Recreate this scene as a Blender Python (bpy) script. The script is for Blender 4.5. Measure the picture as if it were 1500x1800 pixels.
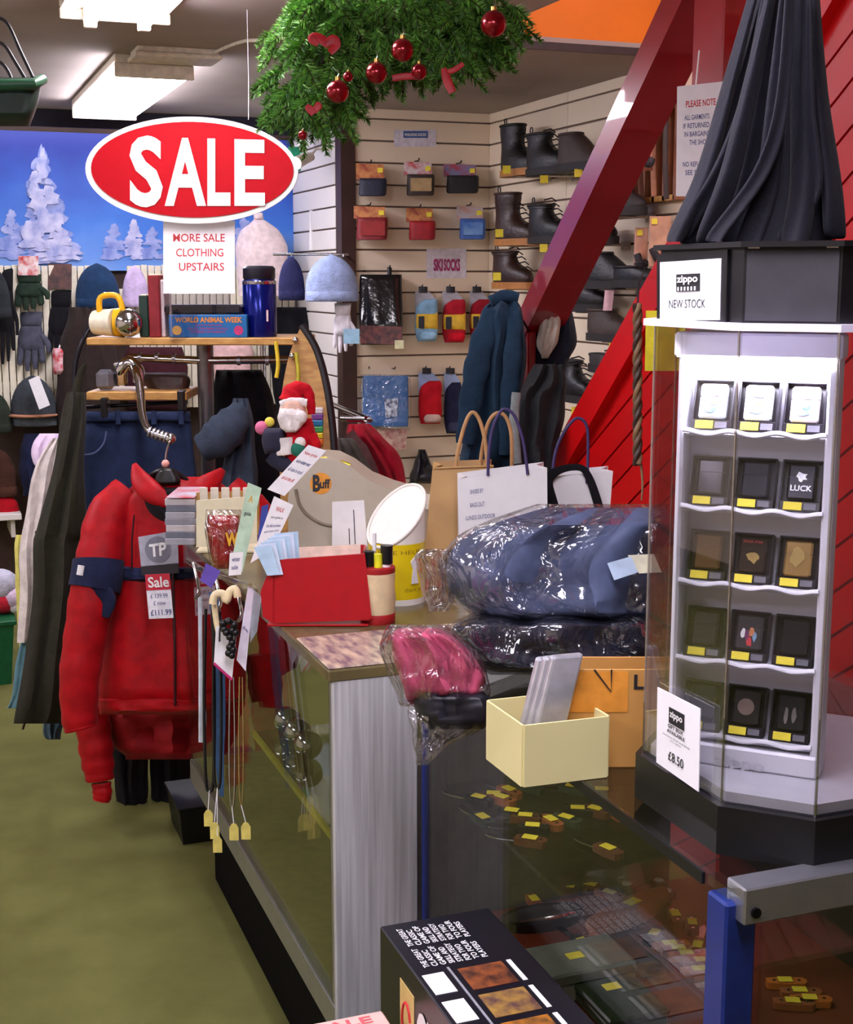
import bpy, bmesh, math, random
from mathutils import Vector, Matrix, noise

for _o in list(bpy.data.objects):
    bpy.data.objects.remove(_o)
SC = bpy.context.scene
COL = SC.collection
R = math.radians
PI = math.pi
random.seed(7)

# ------------------------------------------------------------------ camera
F = 2400.0            # focal length in pixels of the 1500x1800 frame
YH = 490.0            # row of the horizon
YAW = R(20.5)
EYE = Vector((0, 0, 1.6))
PITCH = math.atan((900 - YH) / F)
FW = Vector((math.sin(YAW) * math.cos(PITCH), math.cos(YAW) * math.cos(PITCH), -math.sin(PITCH)))
RT = Vector((math.cos(YAW), -math.sin(YAW), 0))
UP = RT.cross(FW)
FH = Vector((math.sin(YAW), math.cos(YAW), 0))     # forward, level
ZZ = Vector((0, 0, 1))
cam_d = bpy.data.cameras.new('camera')
cam = bpy.data.objects.new('camera', cam_d)
COL.objects.link(cam)
cam_d.sensor_fit = 'VERTICAL'
cam_d.sensor_height = 36.0
cam_d.lens = 36.0 * F / 1800.0
cam_d.clip_start = 0.05
M3 = Matrix((RT, UP, -FW)).transposed()
cam.matrix_world = Matrix.Translation(EYE) @ M3.to_4x4()
SC.camera = cam

# ------------------------------------------------------------------ world and exposure
w = bpy.data.worlds.new('shop_ambient')
SC.world = w
w.use_nodes = True
w.node_tree.nodes['Background'].inputs[0].default_value = (0.60, 0.62, 0.75, 1)
w.node_tree.nodes['Background'].inputs[1].default_value = 0.06
SC.view_settings.view_transform = 'Standard'
SC.view_settings.look = 'None'
SC.view_settings.gamma = 1.0
SC.view_settings.use_curve_mapping = False
SC.view_settings.exposure = 0.55
SC.cycles.max_bounces = 7
SC.cycles.diffuse_bounces = 3
SC.cycles.glossy_bounces = 3
SC.cycles.transparent_max_bounces = 16
LAMP = 20.0           # radiance of the fluorescent diffusers

# ------------------------------------------------------------------ pixel rays
def ray(x, y): return FW + RT * ((x - 750) / F) - UP * ((y - 900) / F)
def P(x, y, d): return EYE + ray(x, y) * d
def pX(x, y, X): r = ray(x, y); return EYE + r * (X / r.x)
def pY(x, y, Y): r = ray(x, y); return EYE + r * (Y / r.y)
def pZ(x, y, Z): r = ray(x, y); return EYE + r * ((Z - EYE.z) / r.z)
def pN(x, y, p0, n):
    r = ray(x, y); return EYE + r * ((p0 - EYE).dot(n) / r.dot(n))
def dep(p): return (p - EYE).dot(FW)

# ------------------------------------------------------------------ materials
def lin(c):
    if isinstance(c, str):
        c = c.lstrip('#'); c = [int(c[i:i + 2], 16) / 255 for i in (0, 2, 4)]
    else:
        c = [v / 255 for v in c]
    return tuple((v / 12.92 if v <= .04045 else ((v + .055) / 1.055) ** 2.4) for v in c) + (1,)
MATS = {}
def mat(name, col, rough=.6, metal=0, var=.12, vs=40, bump=0., bs=200, coat=0, sheen=0, emit=0, spec=.5, col2=None, stretch=None, island=False):
    if name in MATS: return MATS[name]
    m = bpy.data.materials.new(name); MATS[name] = m
    m.use_nodes = True
    nt = m.node_tree; N = nt.nodes; L = nt.links
    b = N['Principled BSDF']
    c = lin(col)
    b.inputs['Roughness'].default_value = rough
    b.inputs['Metallic'].default_value = metal
    b.inputs['Specular IOR Level'].default_value = spec
    b.inputs['Coat Weight'].default_value = coat
    b.inputs['Sheen Weight'].default_value = sheen
    tc = N.new('ShaderNodeTexCoord'); mp = N.new('ShaderNodeMapping')
    if stretch: mp.inputs['Scale'].default_value = stretch
    L.new(tc.outputs['Object'], mp.inputs['Vector'])
    if var or col2:
        nz = N.new('ShaderNodeTexNoise'); nz.inputs['Scale'].default_value = vs; nz.inputs['Detail'].default_value = 4
        L.new(mp.outputs[0], nz.inputs['Vector'])
        mx = N.new('ShaderNodeMix'); mx.data_type = 'RGBA'
        rp = N.new('ShaderNodeMapRange'); rp.inputs[1].default_value = .35; rp.inputs[2].default_value = .65
        if island:
            g = N.new('ShaderNodeNewGeometry'); L.new(g.outputs['Random Per Island'], rp.inputs[0]); rp.inputs[1].default_value = 0; rp.inputs[2].default_value = 1
        else:
            L.new(nz.outputs['Fac'], rp.inputs[0])
        L.new(rp.outputs[0], mx.inputs[0])
        if col2: a, z = c, lin(col2)
        else:
            a = tuple(v * (1 - var) for v in c[:3]) + (1,); z = tuple(min(1, v * (1 + var)) for v in c[:3]) + (1,)
        mx.inputs[6].default_value = a; mx.inputs[7].default_value = z
        L.new(mx.outputs[2], b.inputs['Base Color'])
    else:
        b.inputs['Base Color'].default_value = c
    if bump:
        nb = N.new('ShaderNodeTexNoise'); nb.inputs['Scale'].default_value = bs; nb.inputs['Detail'].default_value = 3
        L.new(mp.outputs[0], nb.inputs['Vector'])
        bp = N.new('ShaderNodeBump'); bp.inputs['Strength'].default_value = bump; bp.inputs['Distance'].default_value = .01
        L.new(nb.outputs['Fac'], bp.inputs['Height']); L.new(bp.outputs[0], b.inputs['Normal'])
    if emit:
        b.inputs['Emission Color'].default_value = c; b.inputs['Emission Strength'].default_value = emit
    return m
def fabric(name, col, bump=.25, bs=90, rough=.9, **k): return mat(name, col, rough, var=.16, vs=25, bump=bump, bs=bs, sheen=.04, spec=.2, **k)
def clear(name, tint=(.9, .9, .9), refl=.12, rough=.02, bump=0, bs=30, boost=.5):
    if name in MATS: return MATS[name]
    m = bpy.data.materials.new(name); MATS[name] = m
    m.use_nodes = True
    nt = m.node_tree; N = nt.nodes; L = nt.links
    N.remove(N['Principled BSDF'])
    out = N['Material Output']
    t = N.new('ShaderNodeBsdfTransparent'); t.inputs[0].default_value = tuple(tint) + (1,)
    g = N.new('ShaderNodeBsdfGlossy'); g.inputs['Roughness'].default_value = rough
    mx = N.new('ShaderNodeMixShader')
    lw = N.new('ShaderNodeLayerWeight'); lw.inputs['Blend'].default_value = .35
    mr = N.new('ShaderNodeMapRange'); mr.inputs[3].default_value = refl; mr.inputs[4].default_value = boost
    L.new(lw.outputs['Facing'], mr.inputs[0]); L.new(mr.outputs[0], mx.inputs[0])
    L.new(t.outputs[0], mx.inputs[1]); L.new(g.outputs[0], mx.inputs[2]); L.new(mx.outputs[0], out.inputs[0])
    if bump:
        tc = N.new('ShaderNodeTexCoord')
        nb = N.new('ShaderNodeTexNoise'); nb.inputs['Scale'].default_value = bs; nb.inputs['Detail'].default_value = 2; nb.inputs['Distortion'].default_value = 1.5
        L.new(tc.outputs['Object'], nb.inputs['Vector'])
        bp = N.new('ShaderNodeBump'); bp.inputs['Strength'].default_value = bump; bp.inputs['Distance'].default_value = .03
        L.new(nb.outputs['Fac'], bp.inputs['Height']); L.new(bp.outputs[0], g.inputs['Normal']); L.new(bp.outputs[0], lw.inputs['Normal'])
    return m
def glow(name, col, s):
    if name in MATS: return MATS[name]
    m = bpy.data.materials.new(name); MATS[name] = m
    m.use_nodes = True
    N = m.node_tree.nodes; N.remove(N['Principled BSDF'])
    e = N.new('ShaderNodeEmission'); e.inputs[0].default_value = lin(col); e.inputs[1].default_value = s
    m.node_tree.links.new(e.outputs[0], N['Material Output'].inputs[0])
    return m

# ------------------------------------------------------------------ shapes: every builder returns (verts, faces)
def join(*vfs):
    V, Fc = [], []
    for v, f in vfs:
        o = len(V); V += [Vector(p) for p in v]; Fc += [tuple(i + o for i in q) for q in f]
    return V, Fc
def xf(vf, o=(0, 0, 0), ax=(1, 0, 0), ay=(0, 1, 0), az=(0, 0, 1)):
    o, ax, ay, az = map(Vector, (o, ax, ay, az))
    return [o + ax * v[0] + ay * v[1] + az * v[2] for v in vf[0]], vf[1]
def rz(vf, a, o=(0, 0, 0)):
    c, s = math.cos(a), math.sin(a)
    return xf(vf, o, (c, s, 0), (-s, c, 0))
def box(x0, x1, y0, y1, z0, z1):
    V = [Vector(p) for p in ((x0, y0, z0), (x1, y0, z0), (x1, y1, z0), (x0, y1, z0), (x0, y0, z1), (x1, y0, z1), (x1, y1, z1), (x0, y1, z1))]
    return V, [(3, 2, 1, 0), (4, 5, 6, 7), (0, 1, 5, 4), (1, 2, 6, 5), (2, 3, 7, 6), (3, 0, 4, 7)]
def rbox(x0, x1, y0, y1, z0, z1, r=.004, seg=2):
    bm = bmesh.new(); bmesh.ops.create_cube(bm, size=1)
    for v in bm.verts:
        v.co = Vector((x0 + (v.co.x + .5) * (x1 - x0), y0 + (v.co.y + .5) * (y1 - y0), z0 + (v.co.z + .5) * (z1 - z0)))
    bmesh.ops.bevel(bm, geom=list(bm.edges), offset=r, segments=seg, profile=.5, affect='EDGES')
    bm.verts.index_update()
    V = [v.co.copy() for v in bm.verts]; Fc = [tuple(v.index for v in f.verts) for f in bm.faces]
    bm.free(); return V, Fc
def loft(rings, cap=True, closed=True):
    n = len(rings[0]); V = [Vector(p) for r in rings for p in r]; Fc = []
    for i in range(len(rings) - 1):
        for j in range(n if closed else n - 1):
            k = (j + 1) % n
            Fc.append((i * n + j, i * n + k, (i + 1) * n + k, (i + 1) * n + j))
    if cap and closed:
        Fc.append(tuple(reversed(range(n)))); o = (len(rings) - 1) * n; Fc.append(tuple(range(o, o + n)))
    return V, Fc
def lathe(prof, n=24, o=(0, 0, 0)):
    o = Vector(o)
    return loft([[o + Vector((r * math.cos(2 * PI * j / n), r * math.sin(2 * PI * j / n), z)) for j in range(n)] for r, z in prof])
def sphere(c, r, n=16, m=10, sx=1, sy=1, sz=1):
    c = Vector(c); rings = []
    for i in range(m + 1):
        a = -PI / 2 + PI * i / m; q = max(math.cos(a), .02)
        rings.append([c + Vector((sx * r * q * math.cos(2 * PI * j / n), sy * r * q * math.sin(2 * PI * j / n), sz * r * math.sin(a))) for j in range(n)])
    return loft(rings)
def tube(path, rad, n=8, flat=1.0, ref=None):
    path = [Vector(p) for p in path]
    if not isinstance(rad, (list, tuple)): rad = [rad] * len(path)
    rings = []; u = None
    for i, p in enumerate(path):
        t = (path[min(i + 1, len(path) - 1)] - path[max(i - 1, 0)])
        t = t.normalized() if t.length > 1e-9 else ZZ
        if u is None:
            r0 = Vector(ref) if ref else (ZZ if abs(t.z) < .9 else Vector((1, 0, 0)))
            u = (r0 - t * r0.dot(t)).normalized()
        else:
            u = (u - t * u.dot(t)); u = u.normalized() if u.length > 1e-6 else ZZ
        v = t.cross(u)
        rings.append([p + u * (rad[i] * flat * math.cos(2 * PI * j / n)) + v * (rad[i] * math.sin(2 * PI * j / n)) for j in range(n)])
    return loft(rings)
def cyl(p0, p1, r, n=16, r1=None): return tube([p0, p1], [r, r if r1 is None else r1], n)
def cr(pts, k=6):
    """smooth curve through points of any dimension"""
    pts = [tuple(p) for p in pts]; out = []
    for i in range(len(pts) - 1):
        p0 = pts[max(i - 1, 0)]; p1 = pts[i]; p2 = pts[i + 1]; p3 = pts[min(i + 2, len(pts) - 1)]
        for s in range(k):
            t = s / k
            out.append(tuple(.5 * (2 * b + (c - a) * t + (2 * a - 5 * b + 4 * c - d) * t * t + (3 * b - a - 3 * c + d) * t ** 3) for a, b, c, d in zip(p0, p1, p2, p3)))
    out.append(pts[-1]); return out
def prism(poly, o, ax, ay, az, t):
    """a flat outline (2D, metres) in the frame o/ax/ay given the thickness t along az"""
    o, ax, ay, az = map(Vector, (o, ax, ay, az))
    n = len(poly)
    V = [o + ax * x + ay * y for x, y in poly] + [o + ax * x + ay * y + az * t for x, y in poly]
    return V, [tuple(range(n)), tuple(range(2 * n - 1, n - 1, -1))] + [(j, j + n, (j + 1) % n + n, (j + 1) % n) for j in range(n)]
def rows_loft(rows, d, thick, n=28, k=6, fold=0., ff=3., seed=0, back=.7, sq=.8, tilt=0.):
    """a soft body given by rows (pixel row, one side, other side[, depth shift]) at camera depth d, with real thickness"""
    rows = [tuple(r) + (0.,) * (4 - len(r)) for r in rows]
    rr = cr(rows, k); rings = []; m = len(rr)
    for i, (y, xl, xr, dd) in enumerate(rr):
        v = i / (m - 1); e = min(1, .35 + 3.5 * min(v, 1 - v)); ring = []
        mid, hw = (xl + xr) / 2, (xr - xl) / 2
        for j in range(n):
            t = 2 * PI * j / n; c, s = math.cos(t), math.sin(t)
            sx = math.copysign(abs(c) ** sq, c); sy = math.copysign(abs(s) ** sq, s)
            f = fold * abs(s) * (math.sin(ff * PI * sx + seed + 1.3 * math.sin(v * 4 + seed)) + .6 * noise.noise(Vector((sx * 2.2 + seed, v * 5, seed))))
            q = d + dd + tilt * (v - .5) - sy * thick * e * (1 if s > 0 else back) + (-f if s > 0 else f)
            ring.append(P(mid + hw * sx + fold * 500 * noise.noise(Vector((seed, v * 4, c))), y, q))
        rings.append(ring)
    return loft(rings)
def limb(pts, d, flat=.7, n=14, k=5, wr=.06, seed=0):
    """a tapering sleeve or strap: (pixel x, pixel y, width in pixels[, depth shift])"""
    pts = [tuple(p) + (0.,) * (4 - len(p)) for p in pts]
    q = cr(pts, k); path = []; rad = []
    for i, (x, y, wd, dd) in enumerate(q):
        path.append(P(x, y, d + dd)); rad.append(max(.001, wd * (d + dd) / F / 2 * (1 + wr * math.sin(i * 1.9 + seed))))
    return tube(path, rad, n, flat, ref=tuple(-FH))
class Quad:
    """a flat sheet through four pixel corners (top-left, top-right, bottom-right, bottom-left) at given depths"""
    def __init__(s, px, d):
        d = d if isinstance(d, (list, tuple)) else [d] * 4
        s.p = [P(x, y, q) for (x, y), q in zip(px, d)]
        s.n = (s.p[3] - s.p[0]).cross(s.p[1] - s.p[0]).normalized()
        if s.n.dot(EYE - s.p[0]) < 0: s.n = -s.n
    def pt(s, u, v, off=0.):
        a, b, c, e = s.p
        return a * (1 - u) * (1 - v) + b * u * (1 - v) + c * u * v + e * (1 - u) * v + s.n * off
    def sheet(s, t=.0015, u0=0, u1=1, v0=0, v1=1, off=0., bend=0., k=8):
        rings = []
        for i in range(k + 1):
            u = u0 + (u1 - u0) * i / k; b = bend * math.sin(PI * i / k)
            rings.append([s.pt(u, v0, off + b), s.pt(u, v1, off + b), s.pt(u, v1, off - t + b), s.pt(u, v0, off - t + b)])
        return loft(rings)
    def text(s, txt, u0, u1, v0, v1, off=.0006, bold=0.):
        V, Fc = text2d(txt, bold)
        x0 = min(v.x for v in V); x1 = max(v.x for v in V); y0 = min(v.y for v in V); y1 = max(v.y for v in V)
        return [s.pt(u0 + (u1 - u0) * (v.x - x0) / (x1 - x0), v1 - (v1 - v0) * (v.y - y0) / max(1e-6, y1 - y0), off) for v in V], Fc
TXT = {}
def text2d(txt, bold=0.):
    if (txt, bold) in TXT: return TXT[(txt, bold)]
    cu = bpy.data.curves.new('t', 'FONT'); cu.body = txt; cu.size = 1; cu.offset = bold; cu.resolution_u = 3
    ob = bpy.data.objects.new('t', cu); COL.objects.link(ob)
    me = bpy.data.meshes.new_from_object(ob)
    r = ([v.co.copy() for v in me.vertices], [tuple(p.vertices) for p in me.polygons])
    bpy.data.objects.remove(ob); bpy.data.meshes.remove(me); bpy.data.curves.remove(cu)
    TXT[(txt, bold)] = r
    return r

# ------------------------------------------------------------------ objects
def mesh_obj(name, vf, m, o=Vector((0, 0, 0)), smooth=None):
    me = bpy.data.meshes.new(name)
    me.from_pydata([tuple(Vector(v) - o) for v in vf[0]], [], vf[1])
    bm = bmesh.new(); bm.from_mesh(me)
    bmesh.ops.recalc_face_normals(bm, faces=bm.faces)
    bm.to_mesh(me); bm.free()
    if smooth is not None:
        for p in me.polygons: p.use_smooth = True
        me.set_sharp_from_angle(angle=R(smooth))
    me.materials.append(m)
    ob = bpy.data.objects.new(name, me); COL.objects.link(ob); ob.location = o
    return ob
def tag(o, label, cat, group=None):
    o['label'] = label; o['category'] = cat
    if group: o['group'] = group
    return o
def thing(name, label, cat, loc=(0, 0, 0), group=None):
    e = bpy.data.objects.new(name, None); COL.objects.link(e); e.location = loc; e.empty_display_size = .05
    return tag(e, label, cat, group)
def wloc(o):
    return o.location + (wloc(o.parent) if o.parent else Vector((0, 0, 0)))
def part(name, vf, m, parent, smooth=None, label=None, kind=None):
    """a child mesh whose points are given in world space"""
    base = wloc(parent)
    c = Vector((0, 0, 0))
    for v in vf[0]: c += Vector(v)
    c /= len(vf[0])
    ob = mesh_obj(name, vf, m, c, smooth)
    ob.parent = parent; ob.location = c - base
    if label: ob['label'] = label
    if kind: ob['kind'] = kind
    return ob
def solo(name, vf, m, label, cat, smooth=None, group=None):
    zs = [v[2] for v in vf[0]]; xs = [v[0] for v in vf[0]]; ys = [v[1] for v in vf[0]]
    o = Vector(((min(xs) + max(xs)) / 2, (min(ys) + max(ys)) / 2, min(zs)))
    return tag(mesh_obj(name, vf, m, o, smooth), label, cat, group)
def struct(name, vf, m, parent=None, smooth=None):
    if parent: return part(name, vf, m, parent, smooth)
    o = mesh_obj(name, vf, m, Vector((0, 0, 0)), smooth); o['kind'] = 'structure'
    return o
def lettering(parent, quad, txt, u0, u1, v0, v1, m, bold=0., off=.0008):
    return part('lettering', quad.text(txt, u0, u1, v0, v1, off, bold), m, parent)

# ------------------------------------------------------------------ common materials
WHITE = mat('white_paper', (238, 236, 238), .6, var=.03)
CREAM = mat('cream_paper', (232, 224, 190), .6, var=.04)
YEL = mat('yellow_tag', (240, 222, 60), .55, var=.05)
INK = mat('black_ink', (30, 28, 34), .6, var=0)
REDINK = mat('red_ink', (196, 40, 46), .6, var=0)
BLUEINK = mat('blue_ink', (52, 60, 120), .6, var=0)
BLACKP = mat('black_plastic', (18, 17, 20), .35, var=.1)
DARKMET = mat('dark_metal', (40, 38, 42), .35, metal=.8)
CHROME = mat('chrome', (200, 200, 205), .12, metal=1, var=.03)
ALU = mat('brushed_aluminium', (206, 206, 210), .38, metal=.25, var=.2, vs=14, stretch=(8, 8, .25), bump=.05, bs=60)
STEEL = mat('rail_steel', (178, 178, 188), .3, metal=.85, var=.05)
WOOD = mat('light_wood', (206, 160, 92), .5, col2=(180, 130, 66), vs=6, stretch=(1, 12, 12))
GLASS = clear('clear_glass', (.92, .94, .90), .03, .01, boost=.34)
GLASSN = clear('counter_front_glass', (.94, .95, .93), .02, .01, boost=.15)
ACRYL = clear('clear_acrylic', (.95, .95, .96), .035, .02, boost=.5)
WRAP = clear('plastic_wrap', (.95, .95, .96), .07, .12, bump=.9, bs=14, boost=.75)
NAVY = fabric('navy_fabric', (28, 34, 64))
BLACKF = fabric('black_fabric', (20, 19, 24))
REDF = fabric('red_nylon', (168, 6, 19), rough=.5, bump=.75, bs=9)

# ================================================================== THE SETTING
BY, RX, CZ, MY = 6.257, 2.673, 2.38, 7.10     # back wall, side wall, ceiling, mural wall
PX0 = 1.925                                    # the dark post where the back wall ends
FLOORM = mat('olive_carpet', (122, 122, 70), .95, col2=(108, 107, 60), vs=5, bump=.5, bs=500, spec=.1)
struct('floor', box(-2.6, 2.7, -2.2, MY + .05, -.05, 0), FLOORM)
CEILM = mat('ceiling_paint', (176, 164, 156), .9, var=.06, vs=3, spec=.1)
hx0, hx1, hy0, hy1 = 1.78, RX, 1.3, 4.45       # stairwell opening
xs, ys = [-2.6, hx0, hx1, 2.70], [-2.2, hy0, hy1, MY + .05]
cv = [(x, y, CZ) for y in ys for x in xs] + [(x, y, CZ + .04) for y in ys for x in xs]
cf = []
for j in range(3):
    for i in range(3):
        if (i, j) == (1, 1): continue
        a = j * 4 + i
        cf += [(a, a + 1, a + 5, a + 4), (a + 16, a + 20, a + 21, a + 17)]
for a, b in ((5, 6), (6, 10), (10, 9), (9, 5)): cf.append((a, b, b + 16, a + 16))
struct('ceiling', (cv, cf), CEILM)
ORANGE = mat('orange_paint', (238, 128, 20), .6, var=.05, vs=5)
struct('wall_stairwell_far', box(hx0, hx1, hy1, hy1 + .03, CZ + .04, 3.5), ORANGE)
struct('wall_stairwell_side', box(hx0 - .03, hx0, hy0, hy1, CZ + .04, 3.5), ORANGE)
struct('wall_stairwell_near', box(hx0, hx1, hy0 - .03, hy0, CZ + .04, 3.5), ORANGE)
struct('ceiling_stairwell', box(hx0, hx1, hy0, hy1, 3.5, 3.53), CEILM)
struct('trim_1', box(hx0 - .03, hx1, hy1 - .012, hy1, CZ - .004, CZ + .022), mat('dark_trim', (58, 46, 44), .6))

SLAT = mat('slat_board', (242, 224, 198), .55, var=.03, vs=3)
SLATW = mat('white_slat_board', (236, 230, 224), .5, var=.02, vs=3)
GROOVE = mat('slat_groove', (122, 102, 92), .8)
wb = struct('wall_back', box(PX0, 2.70, BY, BY + .04, 0, CZ), GROOVE)
wr = struct('wall_right', box(RX, RX + .04, -2.2, BY + .05, 0, 3.5), GROOVE)
wr2 = struct('wall_return', box(PX0 - .01, PX0 + .03, BY + .04, MY, 0, CZ), GROOVE)
slats = {}
def slat(key, vf, m, parent):
    if key not in slats:
        o = part('slat', vf, m, parent); slats[key] = o; return o
    src = slats[key]; o = src.copy(); COL.objects.link(o); o.parent = parent
    c = sum((Vector(v) for v in vf[0]), Vector()) / len(vf[0]); o.location = c - wloc(parent)
    return o
ztop = CZ - .045
zrows = [(CZ - .042, CZ)] + [(ztop - .1 * (k + 1) + .004, ztop - .1 * k - .004) for k in range(23)]
for k, (z0, z1) in enumerate(zrows):
    kk = 't' if k == 0 else 's'
    slat(kk + 'b', rbox(PX0 + .05, RX - .014, BY - .014, BY, z0, z1, .002, 1), SLAT, wb)
    for q, (y0, y1) in enumerate(((5.405, BY - .002), (4.185, 5.401), (2.965, 4.181), (1.745, 2.961))):
        slat(kk + 'r%d' % q, rbox(RX - .014, RX, y0, y1, z0, z1, .002, 1), SLAT, wr)
    slat(kk + 'w', rbox(PX0 - .024, PX0 - .01, BY + .06, MY, z0, z1, .002, 1), SLATW, wr2)
struct('trim_2', box(PX0 - .02, PX0 + .05, BY - .03, BY + .06, 0, CZ), mat('brown_post', (62, 40, 34), .5, var=.2, vs=9))
struct('wall_left', box(-2.64, -2.6, -2.2, MY + .05, 0, CZ), SLAT)
struct('wall_near', box(-2.6, 2.7, -2.24, -2.2, 0, CZ), SLAT)

# the printed winter mural and the dark wall below it
BROWNW = mat('brown_wall', (70, 52, 44), .8, var=.2, vs=8)
struct('wall_mural', box(-2.6, PX0, MY, MY + .05, 0, CZ), BROWNW)
struct('trim_3', box(-2.6, PX0 - .025, MY - .32, MY - .30, 2.30, CZ), mat('navy_valance', (24, 22, 44), .7))
def mural_mat():
    m = bpy.data.materials.new('mural_print'); m.use_nodes = True
    N = m.node_tree.nodes; L = m.node_tree.links; b = N['Principled BSDF']; b.inputs['Roughness'].default_value = .5
    tc = N.new('ShaderNodeTexCoord'); sp = N.new('ShaderNodeSeparateXYZ'); L.new(tc.outputs['Object'], sp.inputs[0])
    nz = N.new('ShaderNodeTexNoise'); nz.inputs['Scale'].default_value = 3.5; nz.inputs['Detail'].default_value = 6; L.new(tc.outputs['Object'], nz.inputs['Vector'])
    ad = N.new('ShaderNodeMath'); ad.operation = 'MULTIPLY_ADD'; ad.inputs[1].default_value = .35; L.new(nz.outputs['Fac'], ad.inputs[0]); L.new(sp.outputs['Z'], ad.inputs[2])
    r = N.new('ShaderNodeValToRGB'); L.new(ad.outputs[0], r.inputs[0])
    e = r.color_ramp.elements
    e[0].position = 0.0; e[0].color = lin((168, 190, 236)); e[1].position = .78; e[1].color = lin((28, 52, 150))
    for p, c in ((.22, (112, 160, 232)), (.40, (64, 126, 222)), (.58, (44, 92, 196))):
        q = e.new(p); q.color = lin(c)
    L.new(r.outputs[0], b.inputs['Base Color'])
    return m
mz0, mz1 = 1.64, 2.305
mural = thing('winter_mural', 'large blue printed mural of snow-covered fir trees on the wall', 'mural', (.6, MY - .022, mz0))
mp = mesh_obj('panel', box(-2.9, 1.3, -.008, 0, 0, mz1 - mz0), mural_mat()); mp.parent = mural
SNOW = mat('print_snow', (214, 214, 240), .6, col2=(150, 160, 214), vs=16)
SNOW2 = mat('print_snow_shade', (176, 186, 232), .6, col2=(120, 140, 210), vs=14)
def fir(px, base, top, hw, m, seed):
    rnd = random.Random(seed); V, Fc = [], []
    for i in range(46):
        v = (i + .5) / 46; y = top + (base - top) * v; a = 3 + hw * v ** .85
        cx = px + rnd.uniform(-1, 1) * a * .72; rx = a * rnd.uniform(.22, .5) + 3; ry = (base - top) * rnd.uniform(.025, .06) + 2
        n = 9; o = len(V)
        for j in range(n):
            k = rnd.uniform(.6, 1.1); V.append(pY(cx + rx * k * math.cos(2 * PI * j / n), y + ry * k * math.sin(2 * PI * j / n) + .22 * abs(rx * math.cos(2 * PI * j / n)), MY - .0312 - .00012 * i - .0003 * seed))
        Fc.append(tuple(range(o, o + n)))
    return V, Fc
for a in ((20, 452, 370, 30, SNOW2, 4), (200, 452, 395, 24, SNOW2, 2), (235, 452, 388, 22, SNOW, 3), (268, 452, 402, 22, SNOW2, 5), (430, 452, 385, 34, SNOW2, 8), (74, 452, 262, 66, SNOW2, 1), (74, 455, 268, 54, SNOW, 33), (105, 455, 400, 46, SNOW, 51)):
    part('fir_print', fir(*a), a[4], mural)

# white picket display panel below the mural; every picket a board of its own
FENCE = mat('picket_white', (236, 228, 204), .55, var=.05)
fx0, fx1 = pY(-20, 450, MY - .1).x, PX0 - .03
fence = thing('picket_panel', 'white picket panel with narrow upright boards below the mural', 'fence', ((fx0 + fx1) / 2, MY - .1, .95))
proto = None
x = fx0
gap0, gap1 = pY(191, 450, MY - .1).x, pY(219, 450, MY - .1).x
while x < fx1 - .03:
    if not (gap0 - .028 < x < gap1):
        if proto is None:
            proto = part('picket', rbox(x, x + .030, MY - .108, MY - .09, .95, 1.665, .002, 1), FENCE, fence); px_ = x
        else:
            c = proto.copy(); COL.objects.link(c); c.parent = fence; c.location = proto.location + Vector((x - px_, 0, random.uniform(-.004, .004)))
    x += .0345
for z in (1.05, 1.5): part('rail', box(fx0, fx1, MY - .09, MY - .07, z, z + .05), FENCE, fence)
for x in (fx0 + .1, fx1 - .1): part('bracket', box(x, x + .05, MY - .07, MY, 1.5, 1.55), FENCE, fence)

# ------------------------------------------------------------------ ceiling lamps: the visible pair, then added unseen ones
HOUS = mat('lamp_housing', (225, 215, 195), .5)
TUBE = glow('fluorescent_tube', (246, 240, 255), LAMP)
TUBE2 = glow('fluorescent_tube_bare', (246, 240, 255), LAMP * 1.5)
def lamp(x0, x1, y0, y1, label, bare=False, z=CZ):
    t = thing('fluorescent_lamp', label, 'ceiling lamp', ((x0 + x1) / 2, (y0 + y1) / 2, z), 'fluorescent ceiling lamps')
    part('housing', rbox(x0, x1, y0, y1, z - .03, z, .004, 1), HOUS, t)
    if bare:
        for x in (x0 + .08, x1 - .08):
            part('tube', cyl((x, y0 + .03, z - .062), (x, y1 - .03, z - .062), .019, 12), TUBE2, t, 60)
            for y in (y0 + .03, y1 - .03): part('tube_holder', rbox(x - .018, x + .018, y - .012, y + .012, z - .085, z - .03, .003, 1), HOUS, t)
        for y in (y0, y1 - .012): part('end_plate', rbox(x0, x1, y, y + .012, z - .06, z - .03, .003, 1), HOUS, t)
    else:
        part('diffuser', rbox(x0 + .012, x1 - .012, y0 + .01, y1 - .01, z - .075, z - .03, .012, 2), TUBE, t)
        for y in (y0, y1 - .012): part('end_cap', rbox(x0, x1, y, y + .012, z - .08, z - .03, .003, 1), HOUS, t)
    return t
lamp(.44, .75, 2.85, 4.12, 'bare twin-tube fluorescent lamp at the top edge above the sale sign', True)
lamp(.72, 1.0, 5.05, 6.40, 'glowing boxed fluorescent lamp on the ceiling close to the mural')
lamp(.30, .60, .35, 1.75, 'added unseen ceiling lamp over the knife counter')  # added above the frame to brighten the foreground and tower
lamp(-1.3, -1.0, .6, 2.0, 'added unseen ceiling lamp over the green aisle')  # added fill outside the view for the near aisle
lamp(-1.3, -1.0, 3.6, 5.0, 'added unseen ceiling lamp over the far aisle')  # added fill outside the view for the far aisle
lamp(2.05, 2.35, 2.4, 3.6, 'added unseen lamp high in the stairwell', False, 3.5)  # unseen, put in so the orange walls up there get light
pl = thing('mural_fill_lamp', 'added strip lamp hidden behind the navy pelmet to brighten the mural', 'lamp', (.9, MY - .2, CZ))  # hidden strip added to brighten mural and pickets
part('housing', rbox(-.2, 1.85, MY - .26, MY - .16, CZ - .03, CZ, .003, 1), HOUS, pl)
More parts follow.
